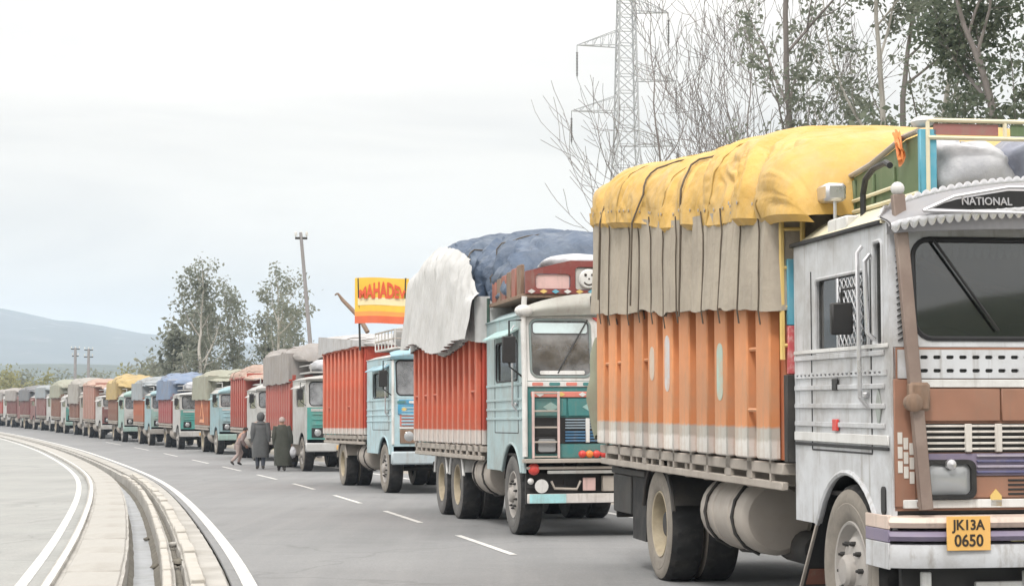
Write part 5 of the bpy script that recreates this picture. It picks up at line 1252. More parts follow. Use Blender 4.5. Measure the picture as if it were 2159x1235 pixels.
for i, (px, Y, th, ms, mf_, mbod, bh, cov, lab, clab) in enumerate(FAR):
    X_ = (px - 1079.5)/FPX*Y
    vr = random.Random(i*13 + 5); wb = vr.choice((4.2, 4.7, 5.1)); th += vr.uniform(-1.2, 1.2); Y += vr.uniform(-.6, .6); ev = vr.uniform(2.5, 2.82); M4 = truck_matrix((X_, Y), R(th), wb)
    lod = 2 if i < 6 else 3
    L = lorry(dict(mat4=M4, lod=lod, wb=wb, cab=(wb - 1.75, wb + .85), body=(-2.1, wb - 1.85), bh=bh, bz=1.2, eave=ev, split=vr.random() < .6, sill=1.86 + vr.uniform(-.06, .1), bays=vr.choice((7, 9, 11)), ribw=.5 if i % 3 else .8, ribd=.04, label=lab, dusty=i % 2 == 0,
        m=dict(side=ms, front=mf_, frame=white, roof=white, body=mbod, recess=mbod, glass=M['glass_pale'], band=white, bumper=(white, palecv, mint)[i % 3], mudguard=M['bed'], lampbox=M['black']),
        crown=.16 + .1*(i % 3), visor=(ev - .02, ev + vr.uniform(.05, .2), .14), visor_arch=.08 + .10*((i*7) % 3), head=.2))
    mc, e, r, cur = cov
    if i == 2:
        b = MB(); b.plate([(-1.0, 1.3), (.5, 1.3), (-.25, 2.3)], [[(-.72, 1.45), (.22, 1.45), (-.25, 2.05)]], (1.215, .6, 0), (0, 1, 0), (0, 0, 1), .01); mk('painted_triangle', b, paint('triangle_orange', (.70, .28, .13)), L)
    dm = Dome(-2.05, wb - 1.6, 1.24, lambda v, e=e: e - .12*v, lambda v, r=r: r - .12*v + .14*math.sin(v*4 + r*20) + .10*math.sin(v*9 + r*50), fold=.13, flap=.08, seed=11.7*i + 1.3, caps=(.2, vr.uniform(.3, .9)))
    dm.build('tarpaulin', mc, M4, clab + ', top sheet' if cur else clab, 'tarpaulin', 30, 34, ropes=(.3, .7) if lod == 2 else ())
    if cur: curtain('canvas_sheet', mc, M4, clab + ', side sheet', 'canvas', 1.28, -2.15, wb - 1.9, lambda v, e=e: e + .04, lambda v, q=bh: q - .06, pitch=.5, amp=.05, seed=i + 20, rows=5)
    # boards and oddments over the cab
    rkk = mk('roof_rack', MB().box(-.95, .95, wb - 1.6, wb + .55, ev + .20, ev + .25), white, L)
    for s in (1, -1): b = MB(); b.tube([(s*.95, wb - 1.6, ev + .44), (s*.95, wb + .5, ev + .44)], .02, 6); b.tube([(s*.95, wb + .5, ev + .22), (s*.95, wb + .5, ev + .44)], .02, 6); mk('rack_rail', b, white, rkk)
    if i in (0, 3, 6, 9): sack('sack', (.1, wb - .5, ev + .42), (.7, .7, .22), (M['sack'], gcv, palecv)[i % 3], ('pale sack heap on the cab roof of the teal fronted lorry behind the people', '', '', 'grey heap on the cab roof of the crimson sided lorry', '', '', 'grey heap on the cab roof of the salmon sided lorry', '', '', 'pale heap on the cab roof of the dark red sided lorry')[i], i*1.7, M4)
# ------------------------------------------------------------------ trees
M['bark'] = mat('grey_brown_bark', (.18, .16, .155), .9, .25, 4, (.30, .28, .26), .4, 3, bump=.4, bs=20, stretch=(1, 1, .3))
M['bark_pale'] = mat('pale_bark', (.40, .38, .35), .85, .2, 3, (.2, .18, .16), .6, 2.5, bump=.3, bs=14, stretch=(1, 1, .4))
M['leaf'] = leaf_mat('eucalyptus_leaf', (.16, .185, .145), (.23, .25, .20), (.26, .265, .22))
M['leaf_dark'] = leaf_mat('dark_leaf', (.11, .145, .10), (.18, .205, .15), (.20, .21, .155))
M['leaf_far'] = leaf_mat('grey_green_leaf', (.20, .22, .18), (.27, .285, .235), (.29, .285, .24))
M['leaf_yellow'] = leaf_mat('yellow_green_leaf', (.24, .245, .12), (.31, .295, .15), (.33, .30, .17))
def perp(d, r):
    v = Vector((r.uniform(-1, 1), r.uniform(-1, 1), r.uniform(-1, 1))); v -= d*v.dot(d); return v.normalized()
def limb(mb, p, d, L, r0, depth, r, tips, bend=.18, up=.12, kids=(3, 5), spread=.65, minr=.006, taper=.55, segs=5, sides=6, ratio=(.5, .75)):
    pts = [p.copy()]; rs = [r0]; dd = d.copy()
    for k in range(segs):
        dd = (dd + perp(dd, r)*bend*r.uniform(.3, 1) + Vector((0, 0, up))).normalized()
        pts.append(pts[-1] + dd*L/segs); rs.append(max(minr, r0*(1 - (1 - taper)*(k + 1)/segs)))
    mb.tube(pts, rs, sides if r0 > .03 else 4, False)
    if depth <= 0: tips.append((pts[-1], dd, L)); tips.append((pts[len(pts)//2], dd, L)); return
    n = r.randint(*kids)
    for k in range(n):
        f = .30 + .70*(k + r.random()*.6)/n; q = f*segs; i = min(segs - 1, int(q)); pp = pts[i].lerp(pts[i + 1], q - i)
        nd = (dd*(1 - spread*.55) + perp(dd, r)*spread).normalized()
        limb(mb, pp, nd, L*r.uniform(*ratio), max(minr, rs[i]*r.uniform(.45, .65)), depth - 1, r, tips, bend, up, kids, spread, minr, taper, max(3, segs - 1), sides, ratio)
    limb(mb, pts[-1], dd, L*.6, rs[-1], depth - 1, r, tips, bend, up, kids, spread, minr, taper, max(3, segs - 1), sides, ratio)
def leaves(tips, n, r, size, cl, droop=.6, flat=1.):
    mb = MB(); vs = []; fs = []
    for k in range(n):
        p, d, L = tips[r.randrange(len(tips))]
        c = p + Vector((r.gauss(0, cl), r.gauss(0, cl), r.gauss(0, cl*.8) - droop*cl*.4))
        a = Vector((r.gauss(0, 1), r.gauss(0, 1), r.gauss(0, .6) - droop)).normalized(); b_ = perp(a, r)
        s = size*r.uniform(.6, 1.5); w = s*.26*flat; o = len(vs)
        vs += [c, c + a*s*.5 + b_*w, c + a*s, c + a*s*.5 - b_*w]; fs.append((o, o+1, o+2, o+3))
    return mb.add(vs, fs)
def tree(name, base, h, label, group, seed, leafm=None, nleaf=0, size=.2, cl=.4, bark='bark', trunks=1, lean=(0, 0), r0=.16, trunkf=.45, depth=3, spread=.6, up=.12, kids=(3, 5), bend=.18, droop=.6, L0=None, cat='tree', first=None, minr=.006):
    r = random.Random(seed); e = empty(name, Matrix.Translation(base)); tag(e, label, cat, group)
    mt = MB(); mbb = MB(); tips = []
    for t in range(trunks):
        d = Vector((lean[0] + (r.uniform(-.12, .14) if trunks > 1 else 0), lean[1] + (r.uniform(-.12, .12) if trunks > 1 else 0), 1)).normalized()
        pts = [Vector((r.uniform(-.3, .3), r.uniform(-.3, .3), -.4)) if trunks > 1 else Vector((0, 0, -.4))]; rs = [r0*1.25]; H = h*trunkf*(r.uniform(.8, 1.1) if trunks > 1 else 1)
        n = 8; dd = d.copy()
        for k in range(n):
            dd = (dd + perp(dd, r)*.06).normalized(); pts.append(pts[-1] + dd*(H + .4)/n); rs.append(r0*(1 - .35*(k + 1)/n))
        mt.tube(pts, rs, 9)
        m = r.randint(*kids) + 2
        for k in range(m):
            f = .45 + .55*k/m if first is None else first + (1 - first)*k/m; q = f*n; i = min(n - 1, int(q)); pp = pts[i].lerp(pts[i+1], q - i)
            nd = (dd*(1 - spread*.5) + perp(Vector((0, 0, 1)), r)*spread).normalized()
            limb(mbb, pp, nd, (L0 or h*.32)*r.uniform(.7, 1.15), rs[i]*r.uniform(.35, .6), depth - 1, r, tips, bend, up, kids, spread, minr)
        limb(mbb, pts[-1], dd, (L0 or h*.32)*1.2, rs[-1], depth, r, tips, bend, up, kids, spread, minr)
    tr = mk('trunk', mt, M[bark], e); mk('branches', mbb, M[bark], tr)
    if nleaf: mk('crown', leaves(tips, nleaf, r, size, cl, droop), leafm, e, sharp=180)
    return e
def gnd(x, Y): return Vector((x, Y, rz(Y) - .40))
def gpx(px, Y): return gnd((px - 1079.5)/FPX*Y, Y)
# eucalyptus trees left of the pole, beyond the queue
g1 = 'tall trees beyond the queue'
tree('eucalyptus_tree', gpx(432, 124), 9.7, 'tallest ragged grey green tree at the left of the trees behind the queue', g1, 3, M['leaf_far'], 3000, .24, .26, 'bark_pale', r0=.16, trunkf=.62, depth=2, spread=.62, first=.22, L0=2.6, up=.16)
tree('eucalyptus_tree', gpx(395, 130), 7.6, 'lower bushy tree at the left foot of the tallest grey green tree', g1, 14, M['leaf_far'], 3000, .36, .34, 'bark_pale', r0=.13, trunkf=.45, depth=2, spread=.7, first=.2, L0=2.2)
tree('eucalyptus_tree', gpx(500, 128), 8.7, 'middle grey green tree with a forked top behind the queue', g1, 8, M['leaf_far'], 2600, .24, .26, 'bark_pale', r0=.15, trunkf=.60, depth=2, spread=.6, first=.22, L0=2.4, up=.16)
tree('eucalyptus_tree', gpx(590, 122), 9.2, 'tree with airy crown just left of the leaning electricity pole', g1, 21, M['leaf_far'], 2400, .24, .26, 'bark_pale', r0=.15, trunkf=.58, depth=2, spread=.66, first=.25, L0=2.6, up=.14)
tree('eucalyptus_tree', gpx(625, 132), 8.6, 'smaller airy tree touching the leaning electricity pole', g1, 27, M['leaf_far'], 1800, .24, .26, 'bark_pale', r0=.12, trunkf=.55, depth=2, spread=.6, first=.3, L0=2.2, up=.14)
tree('eucalyptus_tree', gpx(545, 126), 7.4, 'low grey green tree filling the gap between the two taller crowns', g1, 33, M['leaf_far'], 2600, .24, .28, 'bark_pale', r0=.12, trunkf=.5, depth=2, spread=.66, first=.25, L0=2.2)
tree('eucalyptus_tree', gpx(462, 134), 8.4, 'thin grey green tree just right of the tallest crown', g1, 38, M['leaf_far'], 2400, .24, .28, 'bark_pale', r0=.12, trunkf=.58, depth=2, spread=.6, first=.3, L0=2.2)
# bare trees behind the nearest load
g2 = 'bare trees beyond the roadside'
BARE = [
 (1560, 58, 15.5, 3, .085, (-.02, 0), 'bare tree of many upright stems above the middle of the yellow tarpaulin', 31),
 (1515, 62, 10.5, 3, .06, (.0, 0), 'bare tree with stems slanting left beside the lattice tower', 5),
 (1480, 66, 7.5, 2, .045, (-.02, 0), 'low bare tree leaning left in front of the lattice tower', 9),
 (1625, 60, 15.0, 2, .075, (.05, 0), 'bare tree with fine twigs just left of the dark straight trunk', 44),
 (1490, 70, 11.5, 3, .06, (.03, 0), 'hazy bare tree behind the rising edge of the yellow tarpaulin', 52),
]
for px, Y, h, tk_, r0, ln, lb, sd in BARE:
    tree('bare_tree', gpx(px, Y), h, lb, g2, sd, bark='bark', trunks=tk_, lean=ln, r0=r0, trunkf=.42, depth=4, spread=.60, up=.15, kids=(2, 3), bend=.24, L0=h*.27, minr=.008)
# green trees at the right
g3 = 'green trees behind the nearest cab'
tree('eucalyptus_tree', gpx(1702, 50), 17, 'tall straight dark trunk with leaf clusters right of the bare trees', g3, 61, M['leaf'], 3000, .15, .18, 'bark', r0=.10, trunkf=.85, depth=2, spread=.6, first=.42, L0=2.6, kids=(2, 4))
tree('eucalyptus_tree', gpx(1800, 48), 15, 'slanting pale stemmed tree with drooping grey green leaves above the yellow tarpaulin', g3, 64, M['leaf'], 6500, .15, .20, 'bark_pale', r0=.11, trunkf=.68, depth=2, spread=.65, first=.38, L0=3.0, lean=(.10, 0), kids=(3, 4))
tree('eucalyptus_tree', gpx(1900, 52), 15, 'airy leaning tree behind the green roof rack', g3, 66, M['leaf'], 4800, .15, .20, 'bark_pale', r0=.11, trunkf=.7, depth=2, spread=.65, first=.4, L0=3.0, lean=(.16, 0), kids=(2, 4))
tree('broadleaf_tree', gpx(2090, 44), 13.5, 'dense dark green tree at the right edge above the nearest cab', g3, 70, M['leaf_dark'], 14000, .15, .28, 'bark', r0=.16, trunkf=.6, depth=3, spread=.7, first=.3, L0=2.6, kids=(3, 4))
tree('broadleaf_tree', gpx(2010, 56), 15.5, 'green tree behind the dense dark tree over the roof rack', g3, 73, M['leaf'], 7000, .15, .24, 'bark', r0=.14, trunkf=.7, depth=2, spread=.7, first=.35, L0=3.0, kids=(3, 5))
tree('broadleaf_tree', gpx(2230, 46), 14.5, 'dark green tree standing just outside the right picture edge', g3, 77, M['leaf_dark'], 9000, .25, .36, 'bark', r0=.16, trunkf=.6, depth=3, spread=.7, first=.3, L0=2.6, kids=(3, 4))
for k, (px, Y, h) in enumerate(((1750, 46, 8.0), (1850, 45, 8.0), (1960, 47, 7.8))):
    tree('shrub', gpx(px, Y), h, ('dark green shrub above the peak of the yellow tarpaulin', 'dark green shrub behind the front end of the yellow tarpaulin', 'grey green shrub behind the green roof rack')[k], 'shrubs behind the nearest load', 80 + k, M['leaf_dark'], 3200, .2, .28, 'bark', r0=.08, trunks=3, trunkf=.65, depth=2, spread=.6, first=.4, L0=1.5, cat='shrub')
# small field trees far behind the queue
g4 = 'field trees far behind the queue'
flb = ['yellow green field tree at the far left edge', 'olive field tree near the left edge', 'low yellow bush left of the twin poles', 'dull green bush by the twin poles', 'brownish bush between the twin poles and the yellow load', 'broad yellow green tree above the yellow canvas lorry', 'pale yellow tree right of the yellow canvas load', 'green shrub at the left of the tall grey green trees', 'grey green bush under the far hills', 'low bush above the farthest lorries', 'olive bush above the dull red lorries', 'small dark tree left of the tall tree cluster']
for k, (px, Y, h, lm) in enumerate(((12, 230, 6.6, 'leaf_yellow'), (45, 240, 6.0, 'leaf_far'), (80, 225, 5.4, 'leaf_yellow'), (118, 235, 5.6, 'leaf_far'), (170, 220, 5.6, 'leaf_far'), (262, 200, 5.8, 'leaf_yellow'), (300, 205, 5.7, 'leaf_yellow'), (350, 150, 5.0, 'leaf_far'), (215, 245, 6.0, 'leaf_far'), (30, 215, 5.2, 'leaf_yellow'), (62, 250, 6.2, 'leaf_far'), (352, 170, 7.0, 'leaf_far'))):
    tree('field_tree', gpx(px, Y), h*.84, flb[k], g4, 100 + k, M[lm], 800, .42, .5, 'bark', r0=.09, trunkf=.45, depth=2, spread=.75, first=.25, L0=1.9)
# far wood, one mass
r_ = random.Random(5); vs = []; fs = []
for k in range(9000):
    Y = r_.uniform(420, 760); X = r_.uniform(-.36, .12)*Y; h = r_.uniform(1, 6.5) * (.6 + .5*noise.noise(Vector((X*.02, Y*.02, 0))))
    c = Vector((X, Y, rz(Y) + h*r_.random()**.5)); a = perp(Vector((0, -1, 0)), r_); b_ = Vector((0, r_.uniform(-.6, .6), 1)).normalized(); s = r_.uniform(.7, 1.8); o = len(vs)
    a = Vector((1, r_.uniform(-.5, .5), r_.uniform(-.3, .3))).normalized()
    vs += [c - a*s - b_*s*.5, c + a*s - b_*s*.3, c + a*s*.6 + b_*s*.7, c - a*s*.7 + b_*s*.6]; fs.append((o, o+1, o+2, o+3))
wm = MB(); wm.add(vs, fs); tag(mk('woodland', wm, M['leaf_far'], sharp=180), kind='stuff')
# roadside grass
r_ = random.Random(9); vs = []; fs = []
for k in range(26000):
    Y = r_.uniform(22, 150); d = 9.6 + abs(r_.gauss(0, 5)); p = on(Y, d); p.z = rz(p.y) - .05 - min(.37, (d - 9.2)*.12); hgt = r_.uniform(.06, .26); a = r_.uniform(0, 6.3); o = len(vs)
    dx, dy = math.cos(a)*.03, math.sin(a)*.03; tx, ty = r_.gauss(0, .06), r_.gauss(0, .06)
    vs += [p + Vector((dx, dy, 0)), p + Vector((-dx, -dy, 0)), p + Vector((tx, ty, hgt))]; fs.append((o, o+1, o+2))
gm = MB(); gm.add(vs, fs); tag(mk('grass', gm, M['leaf_yellow'], sharp=180), kind='stuff')

# ------------------------------------------------------------------ lattice tower
M['galv'] = mat('galvanised_steel', (.40, .41, .44), .6, .1, 2, da=.2, metal=.2)
M['insul'] = mat('insulator_brown', (.10, .09, .09), .5, .2, 4, da=.1)
TY = 200.; tx = (1322 - 1079.5)/FPX*TY; tz = rz(TY) - .4
tw = empty('transmission_tower', Matrix.Translation((tx, TY, tz)) @ Matrix.Rotation(R(8), 4, 'Z')); tag(tw, 'grey lattice transmission tower rising out of the picture behind the bare trees', 'pylon')
Ht = 49.
def hwid(z): return 3.3 - (3.3 - 1.15)*(z/30) if z < 30 else (1.15 - .42*((z - 30)/(Ht - 30)))
def leg(sx, sy): return lambda z: Vector((sx*hwid(z), sy*hwid(z), z))
zs_ = [0]
while zs_[-1] < Ht: zs_.append(min(Ht, zs_[-1] + max(1.5, hwid(zs_[-1])*1.7)))
for sx in (-1, 1):
    for sy in (-1, 1):
        b = MB(); f = leg(sx, sy)
        for a_, c_ in zip(zs_, zs_[1:]): b.bar(f(a_), f(c_), .16, .16, ch=.01)
        mk('leg', b, M['galv'], tw)
corners = [(-1, -1), (1, -1), (1, 1), (-1, 1)]
for q in range(4):
    b = MB(); f, g = leg(*corners[q]), leg(*corners[(q + 1) % 4])
    for a_, c_ in zip(zs_, zs_[1:]):
        b.bar(f(a_), g(c_), .075, .075, ch=.005); b.bar(g(a_), f(c_), .075, .075, ch=.005); b.bar(f(c_), g(c_), .08, .08, ch=.005)
    mk('bracing', b, M['galv'], tw)
def wz(py): return CAMZ + (801 - py)/FPX*TY - tz
for zt_, xl, sd in ((wz(94), -5.3, -1), (wz(234), -5.9, -1), (wz(166), 5.4, 1), (wz(20), 4.6, 1), (wz(305), 5.6, 1)):
    b = MB(); tip = Vector((xl, 0, zt_)); w = hwid(zt_); w2 = hwid(zt_ + 1.7)
    for sy in (-1, 1):
        lo, hi = Vector((sd*w, sy*w, zt_)), Vector((sd*w2, sy*w2, zt_ + 1.7)); b.bar(lo, tip, .10, .10, ch=.005); b.bar(hi, tip, .08, .08, ch=.005)
        for k in range(1, 5):
            f_ = k/5; b.bar(lo.lerp(tip, f_), hi.lerp(tip, f_ - .1), .05, .05, ch=.004); b.bar(hi.lerp(tip, f_), lo.lerp(tip, f_), .05, .05, ch=.004)
    for k in range(1, 5): f_ = k/5; b.bar(Vector((sd*w, -w, zt_)).lerp(tip, f_), Vector((sd*w, w, zt_)).lerp(tip, f_), .05, .05, ch=.004)
    arm = mk('cross_arm', b, M['galv'], tw)
    b = MB(); prof = [(.03, 0), (.03, -.7)]
    for k in range(16): prof += [(.05, -.75 - k*.16), (.15, -.80 - k*.16), (.05, -.86 - k*.16)]
    prof += [(.03, -3.5)]; b.lathe(prof, tip, 'z', 10); mk('insulator', b, M['insul'], arm)
    b = MB(); p0 = tip + Vector((0, 0, -3.5))
    for dx_, dy_, dz_ in ((60, 190, 0),):
        b.tube([p0 + Vector((dx_*k/20, dy_*k/20, dz_*k/20 - 9*4*(k/20)*(1 - k/20))) for k in range(21)], .022, 5)
    mk('conductor', b, M['insul'], arm)

# ------------------------------------------------------------------ electricity poles
M['polec'] = mat('pole_concrete', (.27, .26, .27), .85, .12, 2, da=.3)
def epole(base, top, r0, r1, label, arms, grp=None, side=Vector((1, .2, 0))):
    d = top - base; e = empty('electricity_pole', Matrix.Translation(base)); tag(e, label, 'pole', grp)
    b = MB(); b.tube([Vector((0, 0, -.3))] + [d*(k/6) for k in range(1, 7)], [r0 - (r0 - r1)*k/6 for k in range(7)], 10); mk('shaft', b, M['polec'], e)
    sd = side.normalized()
    for f_, L in arms:
        b = MB(); c = d*f_; b.bar(c - sd*L, c + sd*L, .09, .09); ca = mk('cross_arm', b, M['steel_dark'], e)
        for t in (-.9, 0, .9) if f_ > .9 else (-.85, .85):
            b = MB(); b.lathe([(.012, .03), (.02, .10), (.06, .12), (.045, .18), (.06, .20), (.03, .26), (0, .27)], c + sd*L*t, 'z', 8); mk('insulator', b, M['white'], ca)
    return e
PY = 75.
epole(gpx(678, PY), at(634, 490, PY), .11, .065, 'leaning grey electricity pole rising behind the grey canvas load', ((.975, .24),))
PY = 176.
epole(gpx(159, PY), at(159, 733, PY), .17, .12, 'left one of the twin dark poles standing before the far hills', ((.985, .4), (.90, .3)), 'twin poles')
epole(gpx(187, PY), at(187, 735, PY), .17, .12, 'right one of the twin dark poles standing before the far hills', ((.985, .4), (.90, .42)), 'twin poles')
# ------------------------------------------------------------------ people
M['skin'] = mat('skin', (.36, .20, .14), .6, .06, 8, da=0)
M['cloth_grey'] = mat('grey_wool', (.085, .088, .09), .95, .2, 6, (.14, .14, .14), .4, 5, bump=.4, bs=25)
M['cloth_olive'] = mat('dark_olive_wool', (.045, .048, .038), .95, .2, 6, (.09, .09, .08), .4, 5, bump=.4, bs=25)
M['cloth_brown'] = mat('dark_brown_wool', (.045, .036, .030), .95, .2, 6, (.09, .08, .07), .3, 5, bump=.4, bs=25)
M['cloth_pale'] = mat('dusty_pink_cloth', (.36, .29, .27), .9, .15, 6, (.2, .16, .15), .5, 6, bump=.3, bs=20)
M['cloth_mauve'] = mat('brown_mauve_cloth', (.20, .155, .15), .9, .15, 6, (.3, .25, .22), .4, 6, bump=.3, bs=20)
M['shoe'] = mat('dark_shoe', (.03, .027, .025), .7, .2, 8, (.15, .13, .11), .4, 8)
M['hair'] = mat('black_hair', (.015, .012, .010), .8, .2, 10, da=0)
def skin_body(joints, edges, radii, root):
    """joints: name -> point; one continuous skinned surface"""
    names = list(joints); idx = {n: i for i, n in enumerate(names)}
    me = bpy.data.meshes.new('body'); me.from_pydata([joints[n] for n in names], [(idx[a], idx[b]) for a, b in edges], []); me.update()
    ob = bpy.data.objects.new('body', me); col.objects.link(ob)
    ob.modifiers.new('s', 'SKIN'); sub = ob.modifiers.new('u', 'SUBSURF'); sub.levels = 2; sub.render_levels = 2
    for i, n in enumerate(names):
        v = me.skin_vertices[0].data[i]; r = radii[n]; v.radius = (r, r) if not isinstance(r, tuple) else r; v.use_root = (n == root)
    dg = bpy.context.evaluated_depsgraph_get(); out = bpy.data.meshes.new_from_object(ob.evaluated_get(dg)); bpy.data.objects.remove(ob)
    out.polygons.foreach_set("use_smooth", [True]*len(out.polygons)); return out
def person(base, h, face, label, J, coat=None, hood=None, hairm=None, legm=None, skirt=None):
    """J: joints in units of h (x right, y forward, z up)"""
    e = empty('person', Matrix.Translation(base) @ Matrix.Rotation(face, 4, 'Z')); tag(e, label, 'person', 'people walking beside the queue')
    jj = {k: Vector(v)*h for k, v in J.items()}; E = [('pelvis', 'belly'), ('belly', 'chest'), ('chest', 'neck'), ('neck', 'head'), ('head', 'crown')]; rad = {'pelvis': .075, 'belly': .07, 'chest': .085, 'neck': .032, 'head': .052, 'crown': .042}
    for s in 'lr':
        E += [('pelvis', 'hip'+s), ('hip'+s, 'knee'+s), ('knee'+s, 'ankle'+s), ('ankle'+s, 'toe'+s), ('chest', 'sh'+s), ('sh'+s, 'el'+s), ('el'+s, 'wr'+s), ('wr'+s, 'palm'+s)]
        rad.update({'hip'+s: .055, 'knee'+s: .034, 'ankle'+s: .024, 'toe'+s: .02, 'sh'+s: .04, 'el'+s: .027, 'wr'+s: .017, 'palm'+s: .02})
    rad = {k: v*h for k, v in rad.items()}
    body = skin_body(jj, E, rad, 'pelvis'); body.materials.clear(); body.materials.append(M['skin']); bo = mk('body', body, None, e)
    # fingers
    for s in 'lr':
        b = MB(); p = jj['palm'+s]; d = (jj['palm'+s] - jj['wr'+s]).normalized(); sd = Vector((0, 1, 0)); sd = (sd - d*sd.dot(d)).normalized(); nn = d.cross(sd)
        for k, L in enumerate((.038, .044, .041, .032)):
            q = p + sd*(k - 1.5)*.011*h; b.tube([q, q + d*L*h*.5, q + (d*.85 + nn*.25).normalized()*L*h], [.0055*h, .005*h, .004*h], 6)
        q = p + sd*.018*h - d*.02*h; b.tube([q, q + (d*.6 + sd*.7)*.024*h, q + (d + sd*.4)*.036*h], [.006*h, .0055*h, .0045*h], 6)
        mk('fingers', b, M['skin'], bo)
    # face on the front of the head
    hd = jj['head'].lerp(jj['crown'], .35); b = MB(); b.ball(hd + Vector((0, .058*h, -.012*h)), .012*h, 8, (.7, 1, 1.2)); mk('nose', b, M['skin'], bo)
    b = MB()
    for s in (-1, 1): b.ball(hd + Vector((s*.02*h, .047*h, .006*h)), .006*h, 8)
    mk('eyes', b, M['ink'], bo); b = MB(); b.ball(hd + Vector((0, .048*h, -.034*h)), .012*h, 8, (1.2, .5, .35)); mk('mouth', b, M['redlens'], bo)
    b = MB()
    for s in (-1, 1): b.ball(hd + Vector((s*.053*h, 0, -.005*h)), .013*h, 8, (.5, .8, 1.2))
    mk('ears', b, M['skin'], bo)
    # trousers and shoes
    for s in 'lr':
        b = MB(); b.tube([jj['hip'+s] + Vector((0, 0, .02*h)), jj['hip'+s].lerp(jj['knee'+s], .5), jj['knee'+s], jj['knee'+s].lerp(jj['ankle'+s], .5), jj['ankle'+s] + Vector((0, 0, .012*h))], [.066*h, .056*h, .043*h, .040*h, .034*h], 12); mk('trouser_leg', b, legm, e)
        b = MB(); a, t = jj['ankle'+s], jj['toe'+s]; b.tube([a + (a - t)*.35 + Vector((0, 0, -.012*h)), a + Vector((0, 0, -.006*h)), a.lerp(t, .6), t + (t - a)*.15], [.022*h, .030*h, .027*h, .016*h], 10); mk('shoe', b, M['shoe'], e)
    # coat: rings given as (z, half width, half depth, y offset, x offset)
    if coat:
        rings, cm = coat; b = MB(); n = 28; k = len(rings) - 1
        def cf(u, v):
            q = v*k; i = min(k - 1, int(q)); f_ = q - i; r0, r1 = rings[i], rings[i + 1]; z, wx, wy, oy, ox = [a*(1 - f_) + c*f_ for a, c in zip(r0, r1)]
            a = 2*math.pi*u; fl = 1 + .07*math.sin(a*5 + z*3)*max(0, (.55 - z))*1.8 + .05*noise.noise(Vector((math.cos(a)*2, math.sin(a)*2, z*6)))
            return Vector((ox + wx*math.cos(a)*fl, oy + wy*math.sin(a)*fl, z))*h
        b.grid(cf, n, k*4, True); b.grid(lambda u, v: cf(1 - u, 0)*1.0 if v < .5 else Vector((cf(0, 0).x*.6, cf(1-u, 0).y*.6, cf(0, 0).z + .03*h)), n, 1, True); mk('coat', b, cm, e)
        for s in 'lr':
            b = MB(); sh, el, wr = jj['sh'+s], jj['el'+s], jj['wr'+s]; b.tube([sh.lerp(jj['chest'], .2), sh, sh.lerp(el, .5), el, el.lerp(wr, .5), wr], [.05*h, .060*h, .055*h, .048*h, .044*h, .040*h], 12); mk('sleeve', b, cm, e)
    if hood:
        b = MB(); c = jj['head'].lerp(jj['crown'], .3); sc_ = 1.
        def hf(u, v):
            t = math.pi*(.002 + .83*v); a = 2*math.pi*u; p = Vector((math.cos(a)*math.sin(t)*.070, math.sin(a)*math.sin(t)*.078 - .006, math.cos(t)*.088))
            if math.sin(a) > .55 and .30 < v < .80: p.y *= .72
            return c + p*h
        b.grid(hf, 24, 14, True); b.grid(lambda u, v: c + Vector((math.cos(2*math.pi*u)*(.045 + .07*v), math.sin(2*math.pi*u)*(.045 + .045*v) - .008, -.072 - .05*v))*h, 24, 4, True); mk('hood', b, hood, e)
    if hairm:
        b = MB(); c = jj['head'].lerp(jj['crown'], .35)
        b.grid(lambda u, v: c + Vector((math.cos(2*math.pi*u)*math.sin(math.pi*(.002 + .5*v))*.059, math.sin(2*math.pi*u)*math.sin(math.pi*(.002+.5*v))*.064 - .006, math.cos(math.pi*.5*v)*.062 + .004 - (.02*v if math.sin(2*math.pi*u) < .2 else 0)))*h, 20, 8, True); mk('hair' if hairm is M['hair'] else 'cap', b, hairm, e)
    return e, jj
STAND = dict(pelvis=(0, 0, .52), belly=(0, .005, .61), chest=(0, 0, .73), neck=(0, 0, .835), head=(0, .012, .90), crown=(0, .008, .955),
    hipl=(-.055, 0, .50), kneel=(-.055, .03, .28), anklel=(-.05, -.01, .045), toel=(-.058, .075, .018), hipr=(.055, 0, .50), kneer=(.05, -.01, .28), ankler=(.045, -.05, .05), toer=(.05, .04, .02),
    shl=(-.105, 0, .79), ell=(-.135, -.03, .625), wrl=(-.13, .02, .48), palml=(-.128, .035, .44), shr=(.105, 0, .79), elr=(.135, -.03, .625), wrr=(.135, .0, .48), palmr=(.135, .01, .44))
def ppos(px, py):
    lo, hi = 15., 200.
    for _ in range(50):
        mid = (lo + hi)/2
        if at(px, py, mid).z > rz(mid): lo = mid
        else: hi = mid
    p = at(px, py, lo); return Vector((p.x, p.y, rz(p.y) + .01))
coat1 = ([(.21, .150, .105, 0, 0), (.30, .150, .105, 0, 0), (.50, .138, .10, 0, 0), (.62, .125, .092, 0, 0), (.74, .132, .088, 0, 0), (.80, .115, .07, 0, 0), (.835, .06, .05, 0, 0)], M['cloth_grey'])
e1, j1 = person(ppos(549, 989), 1.76, R(8), 'person in a long dark grey hooded coat walking away along the queue', STAND, coat1, hood=M['cloth_grey'], legm=M['sack_dark'])
coat2 = ([(.10, .155, .12, 0, .02), (.25, .165, .12, 0, .02), (.50, .150, .105, 0, .01), (.62, .140, .098, 0, 0), (.74, .142, .092, 0, 0), (.80, .118, .07, 0, 0), (.84, .062, .05, 0, 0)], M['cloth_olive'])
J2 = dict(STAND); J2.update(wrr=(.17, .01, .50), elr=(.155, -.02, .63), palmr=(.178, .015, .46))
e2, j2 = person(ppos(594, 993), 1.64, R(4), 'person in a wide dark olive cloak and pale cap right of the grey hooded person', J2, coat2, hairm=M['cloth_pale'], legm=M['cloth_brown'])
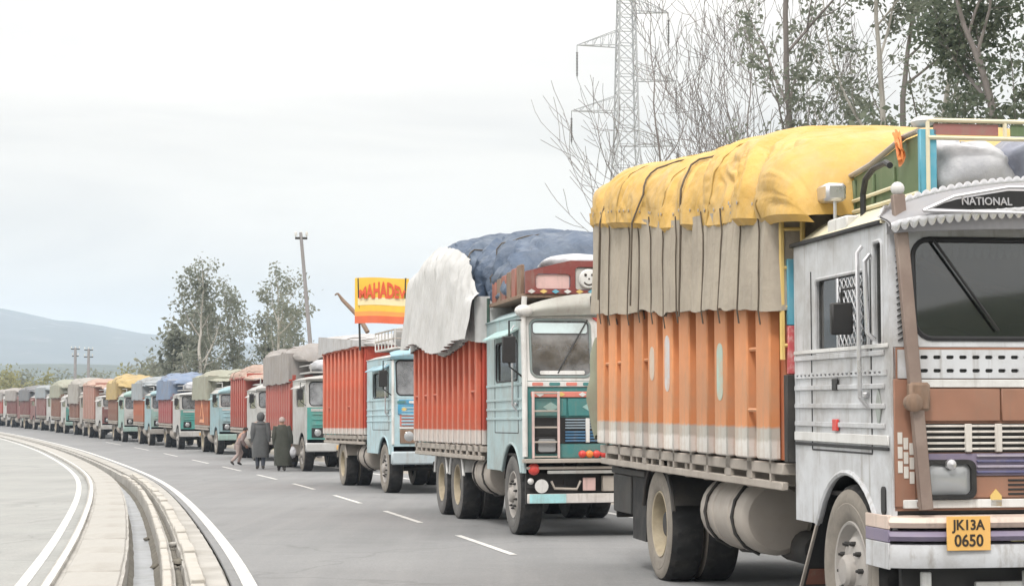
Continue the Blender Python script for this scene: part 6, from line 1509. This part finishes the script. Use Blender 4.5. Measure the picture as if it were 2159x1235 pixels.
coat2b = ([(.11, .13, .10, 0, 0), (.25, .135, .10, 0, 0), (.50, .13, .095, 0, 0), (.62, .125, .09, 0, 0), (.74, .13, .088, 0, 0), (.80, .11, .07, 0, 0), (.835, .06, .05, 0, 0)], M['cloth_brown'])
p2b = ppos(612, 985)
e3, j3 = person(p2b, 1.58, R(12), 'person in a dark brown cloak half hidden behind the olive cloaked person', STAND, coat2b, hood=M['cloth_brown'], legm=M['sack_dark'])
J3 = dict(pelvis=(0, -.03, .50), belly=(0, .02, .585), chest=(.01, .085, .69), neck=(.01, .13, .785), head=(.01, .165, .84), crown=(.01, .19, .89),
    hipl=(-.055, -.02, .48), kneel=(-.06, .10, .30), anklel=(-.06, .02, .06), toel=(-.06, .09, .02), hipr=(.055, -.04, .48), kneer=(.05, -.04, .26), ankler=(.05, -.20, .09), toer=(.05, -.15, .03),
    shl=(-.105, .10, .74), ell=(-.13, .13, .58), wrl=(-.10, .22, .47), palml=(-.095, .25, .44), shr=(.115, .09, .74), elr=(.16, .02, .60), wrr=(.14, .10, .48), palmr=(.135, .13, .45))
coat3 = ([(.38, .115, .085, -.02, 0), (.50, .11, .082, -.02, 0), (.60, .102, .08, .03, 0), (.70, .110, .078, .08, 0), (.76, .09, .06, .10, 0), (.80, .05, .045, .13, 0)], M['cloth_mauve'])
e4, j4 = person(ppos(503, 981), 1.38, R(-60), 'stooping person in mauve top and pale trousers stepping at the road edge', J3, coat3, hairm=M['hair'], legm=M['cloth_pale'])
# white bag in the cloaked person's hand
hp = e2.matrix_world @ j2['palmr']
sack('bag', (0, 0, -.20), (.15, .12, .17), M['sack'], 'white carrier bag held by the olive cloaked person', 12.1, Matrix.Translation(hp + Vector((.0, 0, 0))), 'bag', .2)
b = MB(); b.tube([hp + Vector((-.05, 0, -.07)), hp + Vector((-.02, 0, 0)), hp + Vector((.02, 0, 0)), hp + Vector((.05, 0, -.07))], .008, 6)
hb = mk('bag_handle', b, M['sack']); bag = [o for o in bpy.data.objects if o.name.startswith('bag') and o.get('category') == 'bag'][0]
hb.parent = bag; hb.matrix_parent_inverse = Matrix.Translation(hp).inverted()

# ------------------------------------------------------------------ air
hz = MB(); hz.add([(x, y, z) for z in (-9, 132) for y in (-420, 4600) for x in (-4600, 4600)], [(0, 2, 3, 1), (4, 5, 7, 6), (0, 1, 5, 4), (2, 6, 7, 3), (0, 4, 6, 2), (1, 3, 7, 5)])
hm = bpy.data.materials.new('haze'); hm.use_nodes = True; nn_ = hm.node_tree.nodes; nn_.remove(nn_["Principled BSDF"])
pv = nn_.new("ShaderNodeVolumePrincipled"); pv.inputs["Color"].default_value = (.68, .82, 1.0, 1); pv.inputs["Density"].default_value = .00030; pv.inputs["Anisotropy"].default_value = .1
hm.node_tree.links.new(pv.outputs[0], nn_["Material Output"].inputs["Volume"])
tag(mk('haze', hz, hm), kind='stuff')
